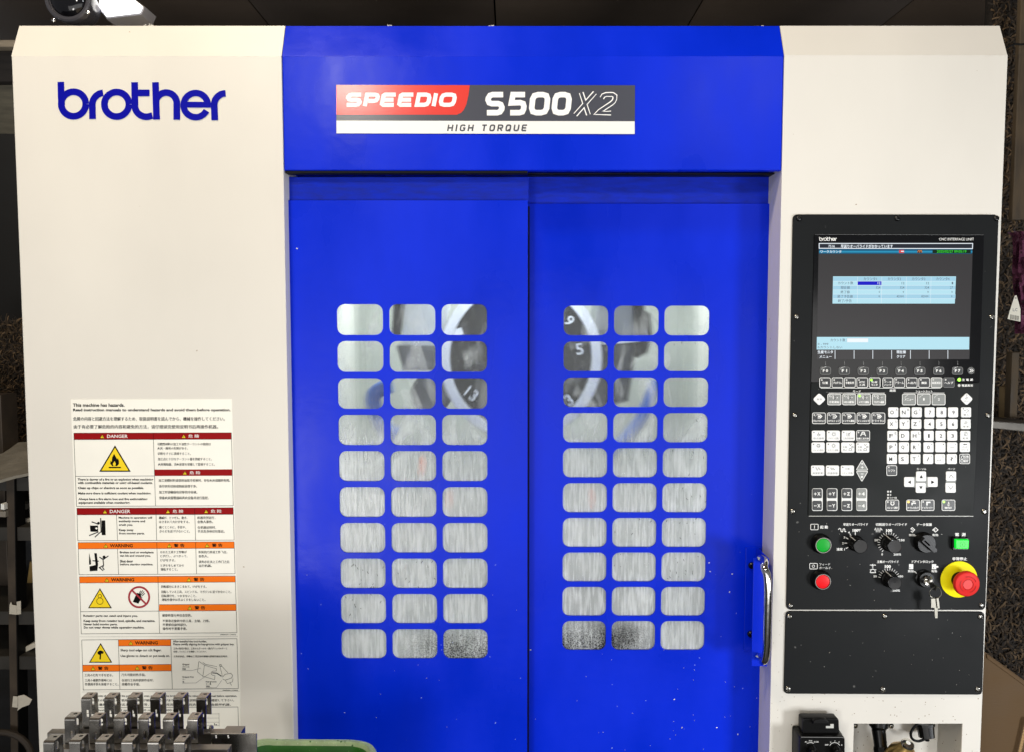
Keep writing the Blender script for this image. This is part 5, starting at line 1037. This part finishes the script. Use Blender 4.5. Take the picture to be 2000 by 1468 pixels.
bom.polygons.foreach_set('use_smooth', [True] * len(bom.polygons))
rn = ['back row, ', 'middle row, ', 'front row, ']; cn = ['first from the left', 'second from the left', 'third from the left', 'fourth from the left', 'fifth from the left', 'at the right end']
for j, (Yr, x0, pit, yf_, yb_) in enumerate(rows3):
    zt = P(x0, yf_ - 1.5, Yr).z
    for i in range(6):
        loc = P(x0 + pit * i, yf_, Yr); ang = random.uniform(-.02, .02)
        o = place('steel_bracket', bme, (loc.x, Yr, zt - .10 + random.uniform(-.0006, .0006)), None, 'slotted stainless bracket in the ' + rn[j] + cn[i], None, 'bracket', 'bent steel brackets standing in three rows')
        o.rotation_euler = (0, 0, ang)
        r_ = bpy.data.objects.new('rivet', bom); C.objects.link(r_); r_.parent = o; r_.location = (.0128, .012, .052)
zb = P(158, 1363, -.24).z - .10
fx = MB(); fx.box(P(92, 1440, -.255).x, P(477, 1440, -.225).x, -.255, -.243, zb - .04, P(300, 1431, -.255).z, steel, .001)
fx.build('fixture_bar', None, 'rear steel bar carrying the back row of brackets', None, 'fixture bar', 'steel bars under the brackets')
for Yr, xa_, xb_, yt, la in ((-.318, 110, 446, 1462, 'middle steel bar carrying the middle row of brackets'), (-.375, 75, 400, 1505, 'front steel bar carrying the front row of brackets')):
    fx = MB(); z1 = P(300, yt, Yr).z; fx.box(P(xa_, 1460, Yr).x, P(xb_, 1460, Yr).x, Yr, Yr + .012, z1 - .05, z1, steel, .001); fx.build('fixture_bar', None, la, None, 'fixture bar', 'steel bars under the brackets')
# folded steel tray at the right
ty = -.29
tr = MB(); xa_, xb_ = P(412, 1450, ty).x, P(501.5, 1450, ty).x; z1 = P(460, 1432, ty).z
tr.box(xa_, xb_, ty, ty + .002, z1 - .12, z1, sheet, .0006); xq = P(477, 1420, -.27).x; tr.box(xa_ + .012, xq, ty + .0022, ty + .024, z1 - .0035, z1 - .002, steel); tr.box(xq - .0015, xq, ty + .0022, ty + .024, z1 - .1, z1 - .0036, steel)
tro = tr.build('steel_tray', None, 'folded stainless tray with square corner right of the brackets', None, 'steel tray')
for x in (421.5, 445.5):
    for dy in (0, 3.2): b = MB(); c = P(x + (.8 if dy else 0), 1436 + dy, ty); b.lathe(c, (0, -1, 0), [(0, .0011), (.0004, .0008)], key_w, 8); b.build('spot_weld', tro)

# ---------------------------------------------------------------- green bin
green = mat('green_painted_steel', (40, 108, 24), .45, bump=[(30, .25, .004)], var=(16, .45)); add_specks(green, 300, .88, (84, 130, 62), size=.3)
greenrim = mat('worn_green_rim', (178, 204, 152), .5, bump=[(200, .3, .001)], var=(30, .35)); add_specks(greenrim, 420, .80, (196, 208, 178), size=.4); add_specks(greenrim, 170, .86, (52, 100, 36), size=.36)
gn = MB(); bz = P(650, 1441, -.09).z; gx0, gx1 = P(390, 1440, -.27).x, P(741, 1450, -.10).x; gy0, gy1 = -.272, -.09
def loop(inset, z, r): return [(x, y, z) for x, y in rr(gx0 + inset, gy0 + inset, gx1 - inset, gy1 - inset, max(r - inset, .004), 8)]
prof = [(.020, bz - .17), (.006, bz - .016), (0, bz - .012), (-.001, bz - .004), (.002, bz + .0006), (.009, bz + .0012), (.0125, bz - .004), (.017, bz - .012), (.03, bz - .165)]
vs = []; n = None
for ins, z in prof: l_ = loop(ins, z, .045); n = len(l_); vs += [(x, y, z_ + .0025 * math.sin(x * 60) + .004 * (x - gx0)) for x, y, z_ in l_]
def band(a, b): return [(k * n + i, k * n + (i + 1) % n, (k + 1) * n + (i + 1) % n, (k + 1) * n + i) for k in range(a, b) for i in range(n)]
gn.add(vs, band(6, 8) + [tuple(8 * n + i for i in range(n))] + band(0, 1), green); gbin = gn.build('green_bin', None, 'worn green steel parts bin with pale chipped rim at the bottom edge', None, 'bin')
gr_ = MB(); gr_.add(vs, band(1, 6), greenrim); gr_.build('rim', gbin)

# ---------------------------------------------------------------- swarf stuck to doors and lying on top
flk = mat('bright_metal_chip', (230, 228, 222), .35, metal=.3)
cm = MB()
def chip(px, py, Y, l, w_):
    c = P(px, py, Y); a = random.uniform(0, math.pi); u = Vector((math.cos(a), 0, math.sin(a))) * l; t_ = Vector((-u.z, 0, u.x)).normalized() * w_; k = Vector((0, -.0008, 0))
    cm.add([c - u - t_, c + u * .9 - t_, c + u + t_, c - u * .9 + t_, c - u * .4 + k, c + u * .5 + k], [(0, 1, 5, 4), (1, 2, 5), (2, 3, 4, 5), (3, 0, 4)], flk)
rs = random.Random(3)
for _ in range(34): chip(rs.uniform(1040, 1480), 1468 - abs(rs.gauss(0, 160)), RY - .0002, rs.uniform(.0005, .0013), .0003)
for _ in range(22): chip(rs.uniform(590, 1025), rs.uniform(1100, 1460), LY - .0002, rs.uniform(.0004, .0012), .0003)
for x, y in ((1036, 1268), (1387, 1115), (1332, 1420), (1441, 1433), (1425, 1155), (580, 486), (1430, 1120), (1317, 1365), (1400, 1420), (1385, 1098)): chip(x, y, RY - .0003 if x > 1031 else LY - .0003, .0014, .0009)
for _ in range(26): chip(rs.uniform(1560, 1910), rs.uniform(1020, 1340), opY - .0001, rs.uniform(.0003, .0009), .0003)
cm.build('metal_chips', None, None, 'stuff')
cm = MB()
flk_top = flk
for cx, n_ in ((960, 12), (1486, 10), (292, 8), (760, 4), (1660, 3)):
    for _ in range(n_): chip(cx + rs.gauss(0, 4), P and 50 + (cx - 300) * .003 + rs.uniform(-1.5, 1), .026, rs.uniform(.001, .003), .0007)
cm.build('metal_chips', None, None, 'stuff')
dk = MB()
dkm = mat('dark_metal_chip', (30, 30, 30), .4)
cm = dk
def chipd(px, py, Y, l, w_):
    c = P(px, py, Y); a = random.uniform(.6, 2.4); u = Vector((math.cos(a), 0, math.sin(a))) * l; t_ = Vector((-u.z, 0, u.x)).normalized() * w_; k = Vector((0, -.0005, 0))
    dk.add([c - u - t_, c + u * .9 - t_, c + u + t_, c - u * .9 + t_, c - u * .4 + k, c + u * .5 + k], [(0, 1, 5, 4), (1, 2, 5), (2, 3, 4, 5), (3, 0, 4)], dkm)
for x0, y0, x1, y1, Y_, n_ in ((668, 1090, 752, 1148, LY, 22), (668, 1160, 752, 1216, LY, 12), (768, 1090, 852, 1148, LY, 14), (1294, 1080, 1376, 1132, RY, 20), (1294, 1010, 1378, 1064, RY, 10), (1294, 942, 1380, 996, RY, 10), (1198, 1010, 1280, 1066, RY, 6), (1294, 875, 1380, 930, RY, 6), (1298, 800, 1383, 860, RY, 4), (866, 1230, 950, 1284, LY, 16), (1198, 1080, 1280, 1132, RY, 5), (1298, 668, 1383, 724, RY, 5)):
    for _ in range(int(n_ * .7)): chipd(rs.uniform(x0, x1), rs.uniform(y0, y1), Y_ + .0040, rs.uniform(.0006, .0026), .0004)
dk.build('metal_chips', None, None, 'stuff')

# ================================================================== workshop behind
ceilm = mat('brown_board', (140, 122, 106), .6, var=(1.5, .2), bump=[(20, .1, .01)])
cz = 3.35
for k_, (xa_, xb_) in enumerate(((-4.4, -1.42), (-1.41, -.10), (-.09, 1.02), (1.03, 2.15), (2.16, 4.4))):
    cl = MB(); cl.box(xa_, xb_, -3.0, 6.5, cz, cz + .02, ceilm); cl.build('ceiling', None, None, 'structure')
cl = MB(); cl.box(-4.5, 4.5, -3.0, 6.5, cz + .03, cz + .04, rk0 := mat('leak_blocker_black', (20, 18, 16), .9)); cl.build('leak_blocker', None, None, 'structure')  # added sheet, blocks light leaking through the ceiling gaps
bm_ = MB(); bm_.add([(-4.4, -3, 0), (4.4, -3, 0), (4.4, 6.5, 0), (-4.4, 6.5, 0)], [(0, 1, 2, 3)], mat('concrete_floor', (36, 34, 31), .7, var=(3, .3), bump=[(30, .2, .004)])); bm_.build('floor', None, None, 'structure')
bw = MB(); bw.box(-4.4, 4.4, 6.2, 6.22, 0, cz, mat('dark_back_wall', (12, 11, 10), .8, var=(2, .3))); bw.build('wall', None, None, 'structure')
wwb = mat('wood_wool_board', (34, 28, 22), .9, var=(25, .5), bump=[(90, .8, .01)])
strand = [mat('wood_wool_strand', c_, .75) for c_ in ((100, 80, 56), (62, 49, 34), (34, 27, 20))]
def woolwall(xa_, xb_, Yw, za, zb_, n_, lab_, wd=.0016):
    w_ = MB(); w_.box(xa_, xb_, Yw, Yw + .03, za, zb_, wwb); o = w_.build('wall', None, None, 'structure')
    s_ = MB()
    for _ in range(n_):
        x = rs.uniform(xa_, xb_); z = rs.uniform(za, zb_); a = rs.gauss(math.pi / 2, .75); cu = rs.gauss(0, 1.1); L_ = rs.uniform(.012, .034); hh = rs.uniform(.001, .012)
        w2 = wd * rs.uniform(.5, 1.3); vs = []; N_ = 4
        for i in range(N_ + 1):
            vs += [(x - math.sin(a) * w2, Yw - hh * (1 - (2 * i / N_ - 1) ** 2) - .0008, z + math.cos(a) * w2), (x + math.sin(a) * w2, Yw - hh * (1 - (2 * i / N_ - 1) ** 2) - .0014, z - math.cos(a) * w2)]
            x += math.cos(a) * L_ / N_; z += math.sin(a) * L_ / N_; a += cu / N_
        s_.add(vs, [(2 * i, 2 * i + 1, 2 * i + 3, 2 * i + 2) for i in range(N_)], strand[rs.choice((0, 1, 1, 2, 2))])
    s_.build('wood_wool', o, None, 'stuff')
xw0 = P(1905, 900, .55).x; woolwall(xw0, xw0 + .30, .55, .45, 2.42, 14000, '')
xw1 = P(56, 900, .9).x; woolwall(P(-60, 900, .9).x, P(75, 900, .9).x, .9, 1.05, 1.62, 4200, '', .0013)
# far boards and beams, upper left
for la, (y0, y1, c_, Y_) in (('pale thin batten under the ceiling at the upper left', (78, 92, (150, 138, 120), 1.6)), ('dark beam under the pale batten at the upper left', (93, 160, (34, 30, 28), 1.7)), ('grey plank below the dark beam at the upper left', (162, 262, (92, 88, 76), 1.75))):
    b = MB(); zz0, zz1 = P(0, y1, Y_).z, P(0, y0, Y_).z; b.box(P(-80, 100, Y_).x, P(120, 100, Y_).x, Y_, Y_ + .04, zz0, zz1, mat('old_timber', c_, .7, var=(12, .35, (1, 1, 6))), .003)
    b.build('wooden_beam', None, la, None, 'beam')
# timber post and batten at the right
wood = mat('weathered_wood', (76, 63, 45), .7, var=(14, .4, (5, 5, 1)), bump=[(40, .3, .003, (6, 6, 1))])
b = MB(); Yp = .46; b.box(P(1990, 100, Yp).x, P(2030, 100, Yp).x, Yp, Yp + .012, P(1990, 430, Yp).z, P(1990, -80, Yp).z, wood, .003); b.build('timber_post', None, 'upright pale timber post at the upper right edge', None, 'post')
b = MB(); b.tube([P(x, y, .44) for x, y in ((1962, 96), (1972, 90), (1984, 86), (1995, 88), (2010, 84))], .002, blkmatte, n=6, smooth=1); b.build('wire', None, 'thin black wire tied round the timber post', None, 'wire')
b = MB(); b.prism([(1977, 688), (1992, 688), (1987, 815), (1972, 815)], .47, .02, wood, .002); b.build('wood_batten', None, 'short upright wooden batten standing on the metal shelf edge', None, 'batten')
b = MB(); b.prism([(1962, 755), (1972, 752), (1972, 814), (1961, 815)], .50, .02, mat('pale_wood', (150, 128, 92), .7, var=(20, .4)), .002); b.build('wood_offcut', None, 'pale short wood offcut beside the batten on the shelf edge', None, 'wood piece')
b = MB(); b.prism([(1925, 820), (2040, 828), (2040, 846), (1925, 834)], .42, .25, mat('grey_shelf_metal', (118, 114, 106), .4, metal=.4, var=(20, .3)), .002); b.build('metal_shelf', None, 'grey metal shelf edge on the right below the barcode tag', None, 'shelf')
b = MB(); bagm = mat('purple_plastic_film', (110, 60, 84), .18, bump=[(45, .9, .01)], var=(30, .4), coat=.5)
pts = []; NX, NZ = 8, 22
for j in range(NZ + 1):
    for i in range(NX + 1):
        px_ = 1987 + 5 * math.sin(j * .5) * .4 + (2040 - 1987) * i / NX - (8 if j == 0 else 0) * (1 - i / NX) + j * .4; py_2 = 452 + 200 * j / NZ
        pts.append(P(px_, py_2, .36 + .012 * math.sin(i * 1.7 + j * .9) + .008 * math.sin(j * 2.1 + i)))
b.add(pts, [(j * (NX + 1) + i, (j + 1) * (NX + 1) + i, (j + 1) * (NX + 1) + i + 1, j * (NX + 1) + i + 1) for j in range(NZ) for i in range(NX)], bagm)
nb_ = len(pts); b.add([p + Vector((0, .02, 0)) for p in pts], [(j * (NX + 1) + i, j * (NX + 1) + i + 1, (j + 1) * (NX + 1) + i + 1, (j + 1) * (NX + 1) + i) for j in range(NZ) for i in range(NX)], bagm)
b.build('plastic_bag', None, 'crinkled purple plastic bag hanging at the right edge', None, 'bag')
TG = zoomer(1910, 400, 2.936)
b = MB(); b.prism([TG(*p) for p in [(212, 522), (222, 520), (244, 600), (244, 672), (170, 656), (182, 612)]], .34, .0006, mat('paper_tag', (226, 222, 206), .7), 0)
for i in range(11): b.line([TG(188 + i * 4.6, 630 + i * .9), TG(187 + i * 4.6, 656 + i * 1.0)], .55 if i % 3 else .9, .3398, ink_k)
b.text('L.C', *TG(200, 594), *TG(226, 612), .3398, ink_g); b.ring(*TG(217, 536), 1.2, .6, .3398, ink_k)
b.build('barcode_tag', None, 'white paper barcode tag hanging beside the purple bag', None, 'tag', smooth=False)
# cardboard
card = mat('brown_cardboard', (92, 68, 36), .8, var=(6, .15), bump=[(60, .1, .002, (1, 1, 8))])
b = MB(); b.prism([(1880, 1243), (1925, 1273), (2080, 1385), (2080, 1560), (1985, 1560), (1880, 1560)], .12, .006, card, .001)
cbo = b.build('cardboard_box', None, 'open brown cardboard box flap leaning beside the machine', None, 'cardboard box')
b = MB(); b.prism([(1928, 1277), (2080, 1387), (2080, 1395), (1928, 1285)], .1175, .002, card, .0008); b.build('folded_lip', cbo)
b = MB(); e0, e1 = P(1986, 1480, .112), P(2003, 1405, .112)
for i in range(26): p_ = e0.lerp(e1, i / 25); b.tube([p_, p_ + Vector((.004, -.001, .002)), p_ + Vector((.006, .002, 0))], .0011, mat('cardboard_flute', (190, 156, 108), .8) if i == 0 else b.mats[0], n=5)
b.build('corrugated_edge', cbo)

# ---------------------------------------------------------------- rack at the left
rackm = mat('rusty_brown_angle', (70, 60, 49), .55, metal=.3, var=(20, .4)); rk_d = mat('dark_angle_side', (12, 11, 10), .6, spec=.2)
Yr = .42
rack = empty('storage_rack', P(25, 1500, Yr), 'dark steel storage rack with taped post at the left edge', 'rack')
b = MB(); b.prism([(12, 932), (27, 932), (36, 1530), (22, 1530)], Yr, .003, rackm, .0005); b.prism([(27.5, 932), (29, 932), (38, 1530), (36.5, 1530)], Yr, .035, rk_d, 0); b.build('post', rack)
def shelfp(name, pts0, pts1, mt, la=None):
    b = MB(); vs = [P(x, y, Yy) for x, y, Yy in pts0]; n_ = len(vs); vs += [v - Vector((0, 0, .012)) for v in vs]
    b.add(vs, [tuple(range(n_)), tuple(range(n_, 2 * n_))[::-1]] + [(i, n_ + i, n_ + (i + 1) % n_, (i + 1) % n_) for i in range(n_)], mt); return b.build(name, rack, la)
xL, xR = -.95, P(62, 1100, .85).x
for zp, dpt in ((P(10, 932, Yr).z, .40), (P(10, 1030, Yr).z, .40), (P(10, 1195, Yr).z, .40), (P(10, 1283, Yr).z, .40)):
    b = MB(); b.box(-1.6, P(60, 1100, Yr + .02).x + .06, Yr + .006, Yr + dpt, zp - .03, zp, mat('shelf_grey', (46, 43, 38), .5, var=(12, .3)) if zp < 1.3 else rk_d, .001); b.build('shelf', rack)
# things on the rack
paper = mat('crumpled_newspaper', (138, 134, 124), .8, var=(20, .25), bump=[(60, .6, .006)])
b = MB(); NX, NZ = 16, 6; pts = []
for j in range(NZ + 1):
    for i in range(NX + 1):
        x = -1.25 + .62 * i / NX; y = Yr - .02 + .26 * j / NZ; zt = P(10, 932, Yr).z + .006 + .010 * math.sin(i * 1.3 + j) + .030 * j / NZ * (0.6 + .4 * math.sin(i * .8)); pts.append((x, y, zt))
for p_ in list(pts): pts.append((p_[0], p_[1], p_[2] - .006))
m1 = (NX + 1) * (NZ + 1)
b.add(pts, [(j * (NX + 1) + i, j * (NX + 1) + i + 1, (j + 1) * (NX + 1) + i + 1, (j + 1) * (NX + 1) + i) for j in range(NZ) for i in range(NX)] + [(i, m1 + i, m1 + i + 1, i + 1) for i in range(NX)], paper)
b.build('newspaper', None, 'crumpled grey newspaper lying on top of the rack', None, 'newspaper')
tape = mat('masking_tape', (196, 190, 176), .7, bump=[(90, .6, .004)])
RZ = zoomer(0, 1150, 4.613)
for la, pl in (('white tape wrapped round the rack post at shelf height', [[(85, 140), (98, 112), (108, 140), (150, 146), (150, 228), (83, 222)], [(151, 146), (148, 112), (186, 104), (188, 222), (151, 228)]]),
               ('torn white tape flag low on the rack post', [[(118, 962), (160, 966), (158, 1066), (108, 1060)], [(162, 960), (215, 950), (288, 992), (262, 1040), (200, 1062), (155, 1094), (162, 1060)]])):
    b = MB()
    for k, pg in enumerate(pl): b.prism([RZ(*p) for p in pg], Yr - .006 - .002 * k, .0012, tape, .0003)
    b.build('tape', None, la, None, 'tape', smooth=False)
b = MB(); b.prism([(-40, 997), (11, 998), (11, 1009), (-40, 1008)], Yr - .01, .1, mat('grey_box_edge', (128, 122, 112), .5), .001); b.build('flat_bar', None, 'grey flat metal bar on the second shelf behind the rack post', None, 'metal bar')
b = MB(); b.prism([(1, 983), (8, 984), (8, 995), (1, 994)], Yr - .012, .02, key_w, .001); b.build('small_box', None, 'small white box end above the grey flat bar', None, 'box')
b = MB(); b.prism([(36, 1016), (60, 1010), (60, 1018), (36, 1024)], Yr + .05, .02, tape, .001); b.build('white_strip', None, 'pale strip lying on the second shelf right of the post', None, 'strip')
b = MB(); b.prism([(52, 1140), (58, 1095), (64, 1100), (64, 1150), (50, 1150)], Yr + .2, .02, mat('yellow_wood', (150, 122, 66), .7), .001); b.build('wood_wedge', None, 'small yellowish wood wedge standing behind the rack', None, 'wood piece')
b = MB(); b.prism([(42, 1274), (50, 1262), (66, 1254), (72, 1262), (43, 1276)], Yr + .03, .05, tape, .001); b.build('paper_sheet', None, 'pale paper corner sticking out under the lower shelf', None, 'paper')
b = MB(); tc_ = P(2, 1472, Yr - .02); b.tube([tc_ + Vector((.065 * math.cos(R(a)), 0, .05 * math.sin(R(a)))) for a in range(0, 361, 15)], .007, mat('dusty_rubber', (44, 36, 28), .7), n=10); b.build('rubber_hose', None, 'dark coiled rubber hose at the bottom left corner', None, 'hose')
b = MB(); b.box(-1.6, P(5, 860, .6).x, .6, .66, .9, P(0, 770, .6).z, rackm, .002); b.build('timber_post', None, 'dark upright post at the left edge above the newspaper', None, 'post')
b = MB(); b.box(-1.9, P(52, 300, 1.2).x + .08, 1.2, 1.24, P(0, 760, 1.2).z, P(0, 262, 1.2).z, mat('plain_black', (12, 11, 10), .9)); b.build('dark_panel', None, 'plain black panel filling the gap left of the machine', None, 'panel')  # plain black panel across the gap beside the machine

# ---------------------------------------------------------------- lamp and black reel above the left panel
lY = .32
b = MB(); b.prism([(190, -12), (250, -12), (283, 14), (276, 30), (208, 38), (192, 18)], lY, .05, mat('lamp_housing', (150, 150, 155), .3), .004)
flo = b.build('led_floodlight', None, 'bright white angular floodlight just above the cream panel', None, 'lamp')
b = MB(); lampm = mat('lit_lens', (255, 255, 255), .3, emit=(255, 255, 255), estr=2.6); b.prism([(193, -10), (249, -10), (278, 13), (273, 25), (208, 33), (195, 16)], lY - .003, .002, lampm, .0006); b.build('lens', flo)
for x, y in ((205, 22), (254, 17)):
    p_ = P(x, y - 3, lY - .0032); b = MB(); b.lathe(p_, (0, -1, 0), [(0, .008), (.002, .007), (.003, .003)], mat('lens_boss', (235, 235, 240), .3, emit=(235, 238, 255), estr=.75), 16); b.build('screw_boss', flo)
l = bpy.data.lights.new('floodlight_glow', 'AREA'); l.shape = 'RECTANGLE'; l.size = .06; l.size_y = .04; l.energy = 16; l.color = (1, .97, .9)
lo = bpy.data.objects.new('floodlight_glow', l); C.objects.link(lo); lo.location = P(235, 8, lY - .02); lo.location.y += .12; lo.rotation_euler = (R(125), 0, R(-8))
b = MB(); c = P(134, -2, .26); b.lathe(c, (0, -1, 0), [(-.06, .030), (-.01, .043), (.0, .044), (.004, .043), (.006, .040), (.006, .036), (.002, .035)], mat('smoked_ring', (70, 70, 76), .2), 44)
rl_ = b.build('round_black_lamp', None, 'round glossy black spotlight head with chrome screws above the panel', None, 'spotlight')
b = MB(); b.lathe(c, (0, -1, 0), [(.001, .0345), (.006, .030), (.010, .020), (.012, .008), (.0122, .0002)], mat('black_dome', (14, 14, 18), .08), 40); b.build('dome', rl_)
for x, y in ((105, 40), (171.5, 25)): b = MB(); b.lathe(P(x, y, .252), (0, -1, 0), [(0, .0038), (.003, .0034), (.004, .0015)], chrome, 12); b.build('screw', rl_)
